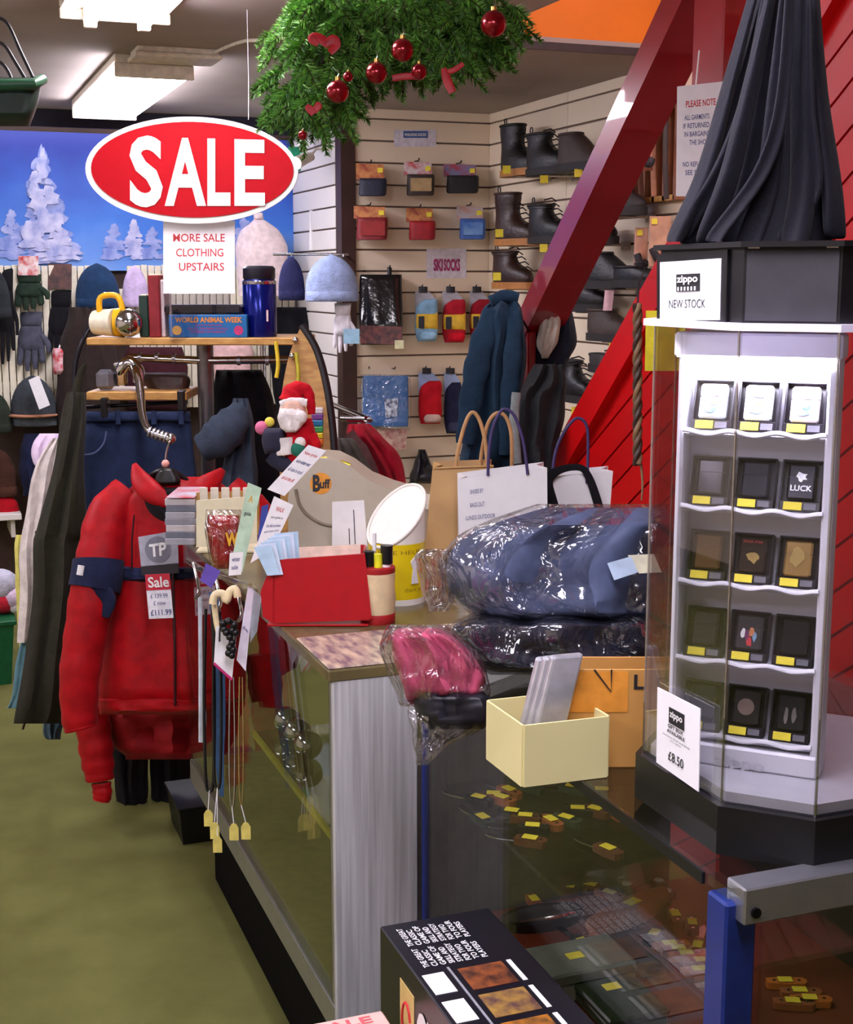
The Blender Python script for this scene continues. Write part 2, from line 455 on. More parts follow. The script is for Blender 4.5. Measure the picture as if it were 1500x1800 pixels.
part('tube', cyl((-.18, MY - .21, CZ - .045), (1.83, MY - .21, CZ - .045), .015, 12), glow('mural_fill_tube', (240, 238, 255), LAMP * .6), pl, 60)
jb = thing('cable_box', 'beige rectangular cable box on the ceiling behind the glowing lamp', 'cable box', (.91, 4.93, CZ))
part('lid', rbox(.76, 1.06, 4.84, 5.02, CZ - .035, CZ - .02, .004, 1), HOUS, jb)
part('body', rbox(.77, 1.05, 4.85, 5.01, CZ - .02, CZ, .003, 1), HOUS, jb)
solo('ceiling_cable', tube([pZ(x, y, CZ - .008) for x, y in cr([(352, 105, ), (390, 86), (430, 72), (470, 70), (520, 62)], 5)], .006, 6), HOUS,
     'thin beige cable running along the ceiling from the cable box', 'cable', 60)

# ------------------------------------------------------------------ the red staircase (rises towards the viewer in the plane SX)
SX = 1.9
RED = mat('red_gloss', (140, 5, 20), .3, var=.1, vs=5, coat=1.0, bump=.03, bs=6)
RED2 = mat('red_boards', (202, 8, 14), .38, var=.08, vs=4)
stair = thing('staircase', 'red wooden staircase with diagonal boarded side and thick sloping rail', 'staircase', (SX, 4.1, 0))
def zl(y): return 1.01 + (3.93 - y) * .94       # top edge of the stringer
def slope_beam(y0, y1, off, h, x0, x1):
    V = []
    for y in (y0, y1):
        z = zl(y) + off
        for X, q in ((x0, 0), (x1, 0), (x1, -h), (x0, -h)): V.append(Vector((X, y, z + q)))
    return V, [(0, 1, 2, 3), (7, 6, 5, 4), (0, 4, 5, 1), (1, 5, 6, 2), (2, 6, 7, 3), (3, 7, 4, 0)]
part('stringer', slope_beam(4.90, 1.95, 0, .13, SX - .03, SX + .02), RED2, stair)
part('handrail', slope_beam(4.12, 2.75, .675, .115, SX - .03, SX + .10), RED, stair, label='thick dark red sloping rail with a shiny side')
part('newel_post', rbox(SX - .025, SX + .005, 4.07, 4.12, 0, 1.43, .004, 1), RED, stair)
part('upright_post', rbox(SX - .02, SX + .10, 2.98, 3.12, zl(3.05), CZ + .4, .004, 1), RED, stair)
def clip(poly, a, b, c):
    out = []
    for i in range(len(poly)):
        p, q = poly[i], poly[(i + 1) % len(poly)]
        dp, dq = a * p[0] + b * p[1] - c, a * q[0] + b * q[1] - c
        if dp <= 0: out.append(p)
        if (dp < 0 < dq) or (dq < 0 < dp):
            t = dp / (dp - dq); out.append((p[0] + (q[0] - p[0]) * t, p[1] + (q[1] - p[1]) * t))
    return out
al = R(35); bw = .084
dvx, dvz = -math.cos(al), math.sin(al)          # along a board (y, z)
nvx, nvz = math.sin(al), math.cos(al)           # across
for k in range(-26, 45):
    o = (4.95 + nvx * bw * k, nvz * bw * k)
    q = [(o[0] - dvx * 3, o[1] - dvz * 3), (o[0] + dvx * 6, o[1] + dvz * 6)]
    poly = [q[0], q[1], (q[1][0] + nvx * (bw - .007), q[1][1] + nvz * (bw - .007)), (q[0][0] + nvx * (bw - .007), q[0][1] + nvz * (bw - .007))]
    o2 = -2.2
    poly = [(p[0], p[1]) for p in poly]
    poly = clip(poly, .94, 1, 1.01 + 3.93 * .94 - .10) if poly else poly
    poly = clip(poly, 0, -1, 0) if len(poly) > 2 else []
    poly = clip(poly, -1, 0, -2.0) if len(poly) > 2 else []
    if len(poly) > 2:
        part('board', prism([(a, b) for a, b in poly], (SX, 0, 0), (0, 1, 0), (0, 0, 1), (1, 0, 0), .015), RED2, stair)
part('back_sheet', prism([(4.84, 0), (2.0, 0), (2.0, zl(2.0) - .12)], (SX + .013, 0, 0), (0, 1, 0), (0, 0, 1), (1, 0, 0), .01), mat('red_dark', (92, 4, 12), .6), stair)
for k in range(12):
    y = 4.75 - k * .22
    part('tread', box(SX + .03, RX - .02, y - .25, y, zl(y) - .09, zl(y) - .05), RED, stair)

# ------------------------------------------------------------------ far glass counter (its near end meets the knife counter)
TOP = .95
FX, FX1, FY0, FY1 = .63, 1.30, 2.15, 3.50
KICK = mat('kick_black', (7, 6, 8), .8, spec=.1)
OLIVEI = mat('counter_floor_olive', (112, 108, 58), .6)
fc = thing('glass_counter', 'glass display counter with silver end panel and clear front by the aisle', 'counter', (.95, 2.8, 0))
part('plinth', rbox(FX + .05, FX1 - .02, FY0 + .03, FY1 - .05, 0, .27, .004, 1), KICK, fc)
part('base_deck', rbox(FX, FX1, FY0, FY1, .27, .33, .003, 1), STEEL, fc)
part('floor_panel', box(FX + .02, FX1 - .01, FY0 + .015, FY1 - .02, .33, .336), OLIVEI, fc)
part('front_pane', box(FX, FX + .006, FY0 + .01, FY1, .33, TOP - .02), GLASS, fc)
part('end_pane', box(FX + .008, FX1 - .06, FY1 - .006, FY1, .33, TOP - .02), GLASS, fc)
part('end_panel', rbox(FX, .783, FY0 - .012, FY0, .0, TOP - .02, .002, 1), ALU, fc, label='brushed silver end panel')
part('end_panel', rbox(.783, FX1, FY0 - .004, FY0, .0, TOP - .02, .001, 1), mat('grey_laminate', (96, 92, 84), .5), fc)
part('back_panel', rbox(FX1 - .03, FX1, FY0, FY1, .336, TOP - .02, .002, 1), mat('counter_back', (86, 80, 52), .7, var=.2, vs=5), fc)
LAM = mat('chip_laminate', (206, 186, 160), .18, col2=(122, 104, 112), vs=28, stretch=(2.2, .7, 1))
part('worktop', rbox(FX - .008, FX1, FY0 - .014, FY1 + .01, TOP - .022, TOP, .003, 1), mat('worktop_brown', (104, 92, 60), .25, var=.2, vs=9), fc)
solo('worktop_sheet', rbox(FX - .006, FX1 - .3, FY0 - .012, FY0 + .20, TOP, TOP + .004, .002, 1), LAM, 'glossy mottled beige sheet lying on the near end of the glass counter', 'mat')
part('corner_post', rbox(FX, FX + .014, FY0, FY0 + .014, .33, TOP - .02, .002, 1), STEEL, fc)
part('shelf', box(FX + .10, FX1 - .03, FY0 + .02, FY1 - .35, .498, .506), clear('olive_glass', (.62, .62, .36), .06), fc)
part('shelf_edge', box(FX + .092, FX + .1, FY0 + .02, FY1 - .35, .496, .510), mat('yellow_edge', (176, 168, 48), .5), fc)
part('print_strip', rbox(.72, .765, FY0 + .02, FY0 + .026, .62, .90, .001, 1), WHITE, fc)
for k, c in enumerate(((120, 150, 110), (190, 140, 90), (150, 60, 60), (90, 110, 150), (70, 100, 110), (150, 70, 60))):
    part('picture', box(.726, .758, FY0 + .026, FY0 + .028, .63 + k * .045, .66 + k * .045), mat('strip_pic%d' % k, c, .5, var=.3, vs=80), fc)
for k, (x, y) in enumerate(((508, 1452), (526, 1484), (545, 1516))):
    p = pX(x, y, FX + .17)
    solo('steel_dome', sphere((p.x, p.y, .506 + .034), .034, 18, 12), CHROME, ('polished steel ball in the glass counter, farthest of three', 'polished steel ball in the glass counter, middle of three', 'polished steel ball in the glass counter, next to the silver end panel')[k], 'steel ball', 60, 'steel balls in the glass counter')

# ------------------------------------------------------------------ knife counter (near, with blue corner posts)
NX, NX1, NY0, NY1 = .787, 1.42, 1.18, 2.132
BLUEM = mat('blue_post', (22, 44, 120), .4, var=.1)
DARKW = mat('counter_deck_red', (104, 44, 24), .5, var=.25, vs=8)
nc = thing('knife_counter', 'glass-topped counter with blue corner posts showing knives with yellow tags', 'counter', (1.1, 1.65, 0))
part('plinth', rbox(NX + .05, NX1 - .02, NY0 + .05, NY1 - .02, 0, .40, .004, 1), KICK, nc)
part('deck', rbox(NX, NX1, NY0, NY1, .40, .47, .003, 1), DARKW, nc)
part('top_pane', box(NX + .004, NX1, NY0 + .004, NY1, TOP - .012, TOP), GLASS, nc)
part('front_pane', box(NX + .002, NX + .008, NY0 + .03, NY1 - .012, .47, TOP - .014), GLASSN, nc)
part('end_pane', box(NX + .05, NX1 - .03, NY0 + .002, NY0 + .008, .47, TOP - .04), GLASSN, nc)
part('top_edge', box(NX, NX + .004, NY0 + .05, NY1, TOP - .014, TOP), BLACKP, nc)
part('shelf', box(NX + .04, NX1 - .04, NY0 + .2, NY1 - .02, .722, .73), clear('shelf_glass', (.86, .88, .82), .03, boost=.2), nc)
part('back_panel', rbox(NX1 - .02, NX1, NY0, NY1, .47, TOP - .014, .002, 1), mat('dark_brown_panel', (44, 34, 24), .7), nc)
for y0, y1, wx in ((NY0, NY0 + .04, .04), (NY1 - .012, NY1, .012)):
    part('corner_post', rbox(NX, NX + wx, y0, y1, 0, TOP - .016, .003, 1), BLUEM, nc, label='blue corner post')
part('corner_post', rbox(NX1 - .04, NX1, NY0, NY0 + .04, 0, TOP - .016, .003, 1), BLUEM, nc)
part('end_rail', rbox(NX + .012, NX1, NY0 - .016, NY0 + .02, TOP - .036, TOP + .006, .002, 1), STEEL, nc, label='silver rail along the end of the glass top')
part('rail_screw', tube([(NX + .026, NY0 - .019, TOP - .022), (NX + .026, NY0 - .014, TOP - .022)], .006, 10), DARKMET, nc)

# ================================================================== SALE SIGN, RACK AND CLOTHES BY THE AISLE
SD = 4.05
sale = thing('sale_sign', 'oval red sign reading SALE in white letters with white border', 'sign', P(338, 398, SD))
def oval(cx, cy, a, b, d, t, n=64, rot=.02):
    pts = []
    for j in range(n):
        th = 2 * PI * j / n
        ex, ey = a * math.cos(th), b * math.sin(th)
        pts.append((cx + ex - ey * rot, cy + ey + ex * rot))
    rings = [[P(x, y, d) for x, y in pts], [P(x, y, d) + FH * t for x, y in pts]]
    return loft(rings)
part('border', oval(337, 299, 187, 94, SD, .012), mat('sign_white', (222, 218, 212), .5, var=.02), sale)
part('red_face', oval(338, 298, 178, 84, SD - .003, .003), mat('sign_red', (168, 3, 20), .7, var=.03, spec=.15), sale)
SW = mat('sign_letter_white', (226, 222, 214), .5, var=.02)
sq = Quad(((228, 240), (466, 246), (466, 362), (228, 362)), SD - .0035)
for ch, u0, u1 in (('S', 0, .245), ('A', .26, .565), ('L', .575, .745), ('E', .775, 1.0)):
    V, Fc = sq.text(ch, u0, u1, .0 if ch != 'S' else -.02, 1.0 if ch != 'S' else 1.02, 0, .03)
    n = len(V)
    V2 = V + [v - FH * .002 for v in V]
    part('letter', (V2, [tuple(i + n for i in f) for f in Fc]), SW, sale)
part('thread', tube([P(437, 210, SD), P(437, 139, SD)] + [Vector((P(437, 139, SD).x, P(437, 139, SD).y, CZ))], .0012, 5), WHITE, sale)
mq = Quad(((287, 388), (413, 388), (413, 516), (287, 516)), SD + .03)
ms = thing('paper_notice', 'white paper notice reading more sale clothing upstairs under the oval sign', 'notice', mq.pt(.5, 1))
part('paper', mq.sheet(.003), WHITE, ms)
for txt, u0, u1, y in (('MORE SALE', .14, .86, 418), ('CLOTHING', .18, .84, 444), ('UPSTAIRS', .22, .85, 469)):
    lettering(ms, mq, txt, u0, u1, (y - 388 - 7) / 128, (y - 388 + 7) / 128, REDINK, .008)
part('holder_foot', rbox(*(lambda p: (p.x - .09, p.x + .09, p.y - .02, p.y + .02, 1.4185, p.z))(mq.pt(.5, 1, -.01)), .002, 1), clear('acrylic_block', (.85, .85, .9), .1), ms)

# ------------------------------------------------------------------ clothes rack with wooden shelves
RD = 4.2
SHZ = pZ(345, 606, 1.0).z
z_sh = P(345, 597, RD).z
rack = thing('clothes_rack', 'chrome clothes rack with wooden top shelf and post under the oval sign', 'clothes rack', Vector((P(360, 700, RD).x, P(360, 700, RD).y, 0)))
def cambox(x0, x1, d0, d1, z0, z1, r=.003):
    """a box square to the view: pixel columns x0..x1 at depth d0, reaching back to d1"""
    a = (x0 - 750) / F * d0; b = (x1 - 750) / F * d0
    k = math.cos(PITCH)
    return xf(rbox(a, b, 0, d1 - d0, z0, z1, r, 1), Vector((EYE.x, EYE.y, 0)) + FH * (d0 * k + 0.0), RT, FH, ZZ)
def camdist(y, d):
    """level distance of pixel row y at depth d"""
    p = P(750, y, d); return (p - EYE).dot(FH)
def lvl(x0, x1, y, d, depth, h, r=.003):
    """a box square to the view whose lower front edge is pixel row y, columns x0..x1, at depth d"""
    p = P(750, y, d); g = (p - EYE).dot(FH)
    a = (x0 - 750) / F * d; b = (x1 - 750) / F * d
    return xf(rbox(a, b, 0, depth, 0, h, r, 1), Vector((0, 0, p.z)) + FH * g, RT, FH, ZZ)
part('top_shelf', lvl(152, 540, 607, RD - .12, .30, .022), WOOD, rack, label='light wooden top shelf')
part('lower_shelf', lvl(152, 328, 704, RD - .10, .22, .026), WOOD, rack)
pb = P(360, 600, RD); POLE = mat('pole_grey', (120, 116, 118), .3, metal=.7)
part('post', cyl((pb.x, pb.y, .03), (pb.x, pb.y, pb.z), .026, 16), POLE, rack, 40)
part('foot', rbox(pb.x - .10, pb.x + .16, pb.y - .2, pb.y + .2, 0, .03, .006, 1), DARKMET, rack)
part('cross_rail', tube([P(x, y, RD) for x, y in ((225, 628), (360, 634), (520, 632))], .012, 12), CHROME, rack, 60)
for k, (x, y) in enumerate(((246, 628), (276, 628), (306, 630), (420, 634), (470, 634))):
    part('rail_ring', tube([P(x - 3, y, RD), P(x + 3, y, RD)], .0145, 12), STEEL, rack, 60)
part('arm', tube([P(*p) for p in cr([(205, 642, RD - .02), (225, 640, RD - .05), (240, 655, RD - .1), (247, 690, RD - .16), (250, 730, RD - .24), (262, 757, RD - .3), (298, 770, RD - .36)], 6)], .0125, 12), CHROME, rack, 60, label='bent chrome hanging arm')
part('arm_cap', sphere(P(300, 771, RD - .37), .016, 12, 8), CHROME, rack, 60)
for k in range(5): part('arm_ring', tube([P(262 + k * 7, 759 + k * 2.4, RD - .31 - k * .01), P(265 + k * 7, 760 + k * 2.4, RD - .31 - k * .01)], .017, 12), STEEL, rack, 60)
part('side_hoop', tube([P(*p) for p in cr([(130, 700, RD), (133, 640, RD), (150, 590, RD), (172, 560, RD + .05)], 6)], .008, 10), DARKMET, rack, 60)
part('clip_rail', tube([P(150, 716, RD - .05), P(330, 706, RD - .05)], .006, 8), DARKMET, rack, 60)
for x, y in ((183, 735), (318, 722)): part('clip', lvl(x - 6, x + 6, y, RD - .12, .05, .06), BLACKP, rack)

# things on the top shelf
d0 = RD - .08
ztop_s = max(v.co.z for v in [c for c in rack.children if c.name.startswith('top_shelf')][0].data.vertices) + wloc([c for c in rack.children if c.name.startswith('top_shelf')][0]).z
def on_shelf(x, d): return Vector(((P(x, 600, d)).x, (P(x, 600, d)).y, ztop_s))
def CB(x0, x1, d, depth, h, r=.003, z=None):
    z = ztop_s if z is None else z
    a = (x0 - 750) / F * d; b = (x1 - 750) / F * d
    g = (P(750, 597, d) - EYE).dot(FH)
    return xf(rbox(a, b, 0, depth, 0, h, r, 1), Vector((0, 0, z)) + FH * g, RT, FH, ZZ)
k_ = d0 / F
lt = thing('lantern', 'yellow handheld lantern with chrome lens on the wooden shelf', 'lantern', on_shelf(210, d0))
YP = mat('yellow_plastic', (236, 176, 20), .35, var=.06)
c = on_shelf(215, d0) + ZZ * .044
part('case', tube([c - RT * .085 + FH * .02, c - RT * .02], [.036, .042], 16), mat('cream_plastic', (230, 222, 196), .4), lt, 40)
part('lens_ring', tube([c - RT * .02, c + RT * .005, c + RT * .01 - FH * .005], [.042, .044, .04], 20), YP, lt, 40)
part('reflector', sphere(c + RT * .028 - FH * .03, .042, 20, 12), CHROME, lt, 60)
part('handle', tube(cr([tuple(c - RT * .065 + ZZ * .03), tuple(c - RT * .06 + ZZ * .075), tuple(c - RT * .01 + ZZ * .078), tuple(c + RT * .005 + ZZ * .035)], 5), .009, 10), YP, lt, 60)
part('switch', tube([c - RT * .05 + ZZ * .083, c - RT * .02 + ZZ * .083], .007, 8), CHROME, lt, 60)
b1 = thing('book', 'dark green hardback book upright beside the yellow lantern', 'book', on_shelf(256, d0), 'books on the wooden shelf')
part('cover', CB(246, 262, d0, .12, .125), mat('green_book', (22, 50, 40), .6), b1); part('pages', CB(248, 260, d0 + .004, .112, .128), CREAM, b1)
b2 = thing('book', 'dark red hardback book upright on the wooden shelf', 'book', on_shelf(272, d0), 'books on the wooden shelf')
part('cover', CB(263, 283, d0 - .01, .13, .185), mat('red_book', (132, 22, 34), .6), b2); part('pages', CB(265, 281, d0 - .006, .122, .188), CREAM, b2)
b3 = thing('book', 'slim white and pink booklet leaning behind the dark red book', 'book', on_shelf(290, d0), 'books on the wooden shelf')
part('cover', CB(284, 291, d0 + .01, .12, .17), mat('pale_book', (226, 206, 210), .6), b3); part('pages', CB(285, 290, d0 + .014, .112, .172), CREAM, b3)
gb = thing('puzzle_box', 'flat blue box with orange lettering World Animal Week on the shelf', 'box', on_shelf(366, d0))
part('carton', CB(298, 435, d0 - .03, .12, .068, .002), mat('box_blue', (24, 104, 168), .4, var=.05), gb)
gq = Quad(((298, 550), (435, 545), (435, 590), (298, 594)), d0 - .0325)
def bq(x0, x1, d, h, z=None):
    """front face of CB as a Quad"""
    z = ztop_s if z is None else z
    q = Quad(((0, 0), (1, 0), (1, 1), (0, 1)), 1.0)
    g = Vector((0, 0, z)) + FH * (P(750, 597, d) - EYE).dot(FH)
    a = g + RT * ((x0 - 750) / F * d); b = g + RT * ((x1 - 750) / F * d)
    q.p = [a + ZZ * h, b + ZZ * h, b, a]; q.n = -FH
    return q
gq = bq(298, 435, d0 - .03, .068)
ORI = mat('orange_ink', (226, 140, 40), .5, var=0)
lettering(gb, gq, 'WORLD ANIMAL WEEK', .08, .94, .10, .34, ORI, .03)
PKI = mat('magenta_ink', (150, 60, 130), .5, var=0)
for y, a, b, t in ((.42, .33, .68, 'JIGSAW PUZZLE GAME'), (.56, .24, .76, 'FOR ALL THE FAMILY TO PLAY'), (.70, .27, .72, 'A PUZZLE OF ANIMALS')):
    lettering(gb, gq, t, a, b, y, y + .09, PKI, .04)
for u, m in ((.10, mat('badge_gold', (228, 176, 90), .5)), (.89, mat('badge_pink', (190, 50, 110), .5))):
    part('badge', prism([(.014 * math.cos(2 * PI * j / 20), .014 * math.sin(2 * PI * j / 20)) for j in range(20)], gq.pt(u, .68, .0004), tuple(RT), (0, 0, 1), tuple(-FH), .0006), m, gb)
solo('dark_case', CB(290, 425, d0 + .0, .11, .028, .006, ztop_s + .0685), mat('dark_case', (34, 30, 34), .3, var=.3, vs=15), 'dark oblong case lying on top of the blue puzzle box', 'case')
fl = thing('flask', 'tall metallic blue vacuum flask with dark lid on the shelf', 'flask', on_shelf(458, d0))
c = on_shelf(458, d0 + .05)
FB = mat('flask_blue', (10, 24, 118), .18, metal=.5, var=.05)
part('body', lathe([(.05, 0), (.051, .005), (.051, .165), (.046, .172)], 28, c), FB, fl, 40)
part('lid', lathe([(.046, .172), (.049, .176), (.049, .205), (.042, .212), (.02, .213)], 28, c), mat('flask_lid', (30, 30, 44), .35), fl, 40)
part('band', lathe([(.0515, .158), (.0518, .160), (.0518, .166), (.0515, .168)], 28, c), CHROME, fl, 40)
part('sticker', lvl(452, 472, 565, d0 - .004, .002, .034, .0005), mat('sticker_red', (226, 200, 206), .5), fl)
part('sticker_band', lvl(452, 472, 552, d0 - .006, .002, .013, .0005), REDINK, fl)
solo('wire_tool', tube(cr([tuple(on_shelf(208, RD - .08) - ZZ * .135 + FH * .02), tuple(on_shelf(212, RD - .08) - ZZ * .1), tuple(on_shelf(225, RD - .08) - ZZ * .075), tuple(on_shelf(240, RD - .08) - ZZ * .1), tuple(on_shelf(242, RD - .08) - ZZ * .135)], 5), .02, 12), CHROME, 'curved chrome kettle-like handle on the lower wooden shelf', 'hardware', 60)
solo('tin_mug', lvl(168, 198, 686, RD - .08, .05, .06, .012), mat('grey_tin', (116, 116, 124), .35, metal=.5), 'small grey tin on the lower wooden shelf', 'tin')
solo('shoulder_bag', rows_loft([(655, 245, 325), (668, 248, 335), (684, 262, 330), (690, 270, 320)], RD + .04, .05, fold=.004), mat('brown_leather', (58, 34, 28), .45, bump=.2), 'folded dark brown leather item on the lower wooden shelf', 'bag', 60)

# ------------------------------------------------------------------ hanging clothes (each a garment of its own)
DENIM = fabric('denim', (32, 44, 74), bs=160)
jd = RD - .06
jn = thing('jeans', 'dark blue denim jeans clipped below the lower wooden shelf', 'jeans', P(235, 905, jd))
part('cloth', rows_loft([(728, 136, 334), (760, 133, 338), (820, 131, 342), (900, 130, 345), (1000, 132, 340), (1100, 136, 330), (1150, 140, 325)], jd, .05, fold=.012, ff=3.4, seed=2), DENIM, jn, 60)
part('waistband', rows_loft([(723, 136, 334), (735, 135, 335), (742, 135, 336)], jd - .004, .055, k=3, fold=.006, ff=3.4, seed=2), DENIM, jn, 60)
part('pocket_seam', tube([P(x, y, jd - .07) for x, y in cr([(140, 800), (165, 797), (182, 780), (187, 758)], 5)], .003, 6), mat('denim_seam', (86, 100, 140), .9), jn, 60)
for x in (207, 270, 318): part('belt_loop', limb([(x, 722, 9), (x + 1, 746, 9)], jd - .062, .3), DENIM, jn, 60)
OL = fabric('olive_cloth', (40, 38, 27), bs=60)
ot = thing('trousers', 'long olive green waterproof trousers hanging at the aisle end', 'trousers', P(90, 1275, RD - .1))
part('leg', rows_loft([(690, 118, 150), (740, 108, 152), (830, 92, 148), (930, 66, 150), (960, 58, 142), (1050, 56, 136), (1150, 44, 128), (1240, 30, 120), (1272, 24, 112)], RD - .17, .06, fold=.016, ff=2.2, seed=5), OL, ot, 60)
part('knee_seam', tube([P(x, y, RD - .18) for x, y in ((62, 935), (90, 942), (120, 950), (146, 958))], .004, 6), OL, ot, 60)
part('hem_toggle', tube([P(x, y, RD - .16) for x, y in ((36, 1258), (44, 1268), (40, 1282))], .004, 6), BLACKP, ot, 60)
part('hanger_strap', limb([(133, 695, 18), (140, 660, 12), (150, 640, 8)], RD - .05, .4), OL, ot, 60)
solo('pale_garment', rows_loft([(770, 92, 112), (820, 62, 108), (890, 46, 98), (960, 38, 92), (1050, 34, 90), (1130, 30, 80)], RD + .02, .04, fold=.012, seed=8), fabric('pale_cloth', (214, 204, 200)), 'long off-white garment behind the olive trousers', 'garment', 60)
solo('yellow_garment', rows_loft([(940, 28, 60), (1000, 26, 64), (1080, 30, 66), (1140, 34, 60)], RD + .12, .03, fold=.008, seed=3), fabric('yellow_cloth', (214, 206, 110)), 'pale yellow garment just showing beyond the off-white one', 'garment', 60)
solo('teal_garment', rows_loft([(980, 52, 90), (1080, 42, 90), (1180, 28, 80), (1245, 12, 62)], RD + .06, .03, fold=.01, seed=4), fabric('teal_cloth', (92, 132, 144)), 'teal garment hanging behind the olive trousers hem', 'garment', 60)
solo('steel_blue_trousers', rows_loft([(1150, 72, 122), (1220, 76, 120), (1290, 78, 108), (1300, 82, 106)], RD + .0, .03, fold=.008, seed=4), fabric('steel_blue_cloth', (70, 92, 110)), 'blue-grey trouser leg below the olive hem', 'garment', 60)
solo('lilac_top', rows_loft([(762, 70, 112), (790, 54, 110), (815, 60, 90), (822, 66, 80)], RD + .1, .03, fold=.006, seed=6), fabric('lilac_cloth', (222, 200, 228)), 'lilac sleeve showing past the olive trousers', 'garment', 60)

def jacket():
    jk = thing('jacket', 'red jacket with navy chest band on a black hanger by the counter', 'jacket', P(290, 1260, 3.78))
    d = 3.78
    RB = REDF
    part('body', rows_loft([(838, 262, 372), (850, 238, 392), (880, 212, 420), (930, 204, 432), (1000, 200, 436), (1060, 190, 438), (1130, 178, 436), (1200, 172, 432), (1238, 174, 430), (1256, 178, 424)], d, .085, fold=.010, ff=2.6, seed=1, n=40), RB, jk, 60)
    part('hem_band', rows_loft([(1226, 172, 430), (1240, 173, 430), (1256, 176, 427)], d - .002, .089, fold=.006, ff=5, seed=1, k=4, n=40), RB, jk, 60)
    part('chest_band', rows_loft([(993, 199, 437), (1008, 197, 438), (1026, 194, 439)], d - .004, .094, fold=.011, ff=2.6, seed=1, k=4, n=40), NAVY, jk, 60, label='navy chest band')
    part('sleeve', limb([(226, 862, 60, .0), (192, 905, 76, -.02), (178, 965, 80, -.04), (166, 1030, 82, -.06), (152, 1110, 76, -.07), (140, 1190, 70, -.08), (140, 1262, 62, -.08), (143, 1282, 56, -.08)], d - .02, .8, wr=.03, n=20), RB, jk, 60)
    part('sleeve_band', limb([(173, 985, 90, -.046), (171, 1010, 92, -.053), (166, 1036, 92, -.06)], d - .022, .88, wr=0, n=20), NAVY, jk, 60)
    part('sleeve_patch', limb([(162, 1030, 40, -.1), (190, 1052, 30, -.1), (186, 1085, 14, -.1)], d - .02, .35, wr=0), NAVY, jk, 60)
    part('reflective_tab', limb([(143, 994, 12, -.135), (140, 1011, 12, -.135)], d - .02, .4, wr=0), WHITE, jk, 60)
    part('sleeve', limb([(400, 862, 60, .0), (444, 905, 74), (470, 965, 80), (484, 1030, 80), (490, 1110, 76), (492, 1150, 72), (490, 1155, 66)], d, .8, wr=.03, n=20), RB, jk, 60)
    part('collar', limb([(236, 816, 10, -.03), (246, 842, 34, -.06), (268, 866, 40, -.08), (300, 884, 22, -.09)], d - .01, .45, wr=0), RB, jk, 60)
    part('collar', limb([(392, 826, 12, -.03), (372, 846, 34, -.06), (350, 862, 40, -.08), (318, 884, 20, -.09)], d - .01, .45, wr=0), RB, jk, 60)
    part('lining', rows_loft([(856, 262, 360), (872, 250, 358), (900, 262, 350), (925, 290, 326)], d - .055, .05, fold=.006), BLACKF, jk, 60)
    part('zip', tube([P(x, y, d - .1) for x, y in ((302, 925), (304, 1000), (306, 1080), (308, 1160), (308, 1240))], .004, 6), mat('zip_dark', (60, 10, 20), .5), jk, 60)
    part('seam', tube([P(x, y, d - .094) for x, y in ((236, 905), (232, 950), (232, 1000))], .0025, 6), mat('zip_dark', (60, 10, 20), .5), jk, 60)
    hg = thing('hanger', 'black clothes hanger holding the red jacket', 'hanger', P(292, 830, d - .02))
    part('yoke', tube([P(*p) for p in cr([(244, 862, d - .02), (265, 838, d - .04), (290, 826, d - .06), (318, 838, d - .04), (345, 862, d - .02)], 5)], .012, 10, .8), BLACKP, hg, 60)
    part('neck', rows_loft([(822, 284, 302), (832, 276, 312), (845, 272, 318), (852, 276, 314)], d - .075, .02), BLACKP, hg, 60)
    part('hook', tube([P(*p) for p in cr([(291, 826, d - .06), (292, 800, d - .06), (296, 782, d - .06), (300, 775, d - .06)], 4)], .003, 8), CHROME, hg, 60)
    part('size_bead', sphere(P(291, 815, d - .062), .011, 12, 8), mat('pink_bead', (240, 170, 160), .5), hg, 60)
jacket()
solo('jacket_lower', rows_loft([(1235, 186, 424), (1270, 180, 422), (1310, 200, 410), (1335, 220, 380)], 4.0, .06, fold=.02, ff=3, seed=9), fabric('red_nylon_dark', (146, 14, 24), rough=.6, bump=.4, bs=26), 'dark red jacket hem behind the navy-banded red jacket', 'jacket', 60)
sl2 = thing('red_sleeve', 'red knit-cuffed sleeve dangling lowest under the red jacket', 'sleeve', P(178, 1410, 3.95))
part('sleeve', limb([(160, 1240, 60), (166, 1290, 62), (172, 1340, 58), (176, 1372, 48)], 3.95, .7), REDF, sl2, 60)
part('cuff', limb([(178, 1376, 34), (180, 1395, 34), (178, 1408, 30)], 3.95, .7), REDF, sl2, 60)
sl3 = thing('red_sleeve', 'red sleeve seen through the clear glass counter front', 'sleeve', P(468, 1368, 3.7))
part('sleeve', limb([(462, 1150, 66), (468, 1220, 58), (472, 1290, 52), (470, 1330, 44)], 3.8, .7), REDF, sl3, 60)
part('cuff', limb([(468, 1334, 32), (466, 1372, 30)], 3.8, .7), REDF, sl3, 60)
gj = thing('jacket', 'grey-blue jacket sleeve hanging beside the rack post', 'jacket', P(405, 870, RD))
GRB = fabric('slate_cloth', (56, 66, 82))
part('sleeve', limb([(425, 712, 26), (410, 740, 60), (385, 770, 70), (352, 790, 46)], RD - .1, .7), GRB, gj, 60)
part('body', rows_loft([(700, 410, 436), (740, 400, 446), (800, 396, 450), (870, 385, 452), (960, 380, 450)], RD - .02, .05, fold=.01), GRB, gj, 60)
solo('dark_coat', rows_loft([(650, 380, 460), (700, 372, 480), (780, 378, 490), (870, 376, 500), (960, 380, 500)], RD + .2, .06, fold=.015), BLACKF, 'black coat hanging behind the grey-blue jacket sleeve', 'coat', 60)
rj = thing('jacket', 'crimson jacket hanging in front of the back slat wall', 'jacket', P(660, 850, 5.2))
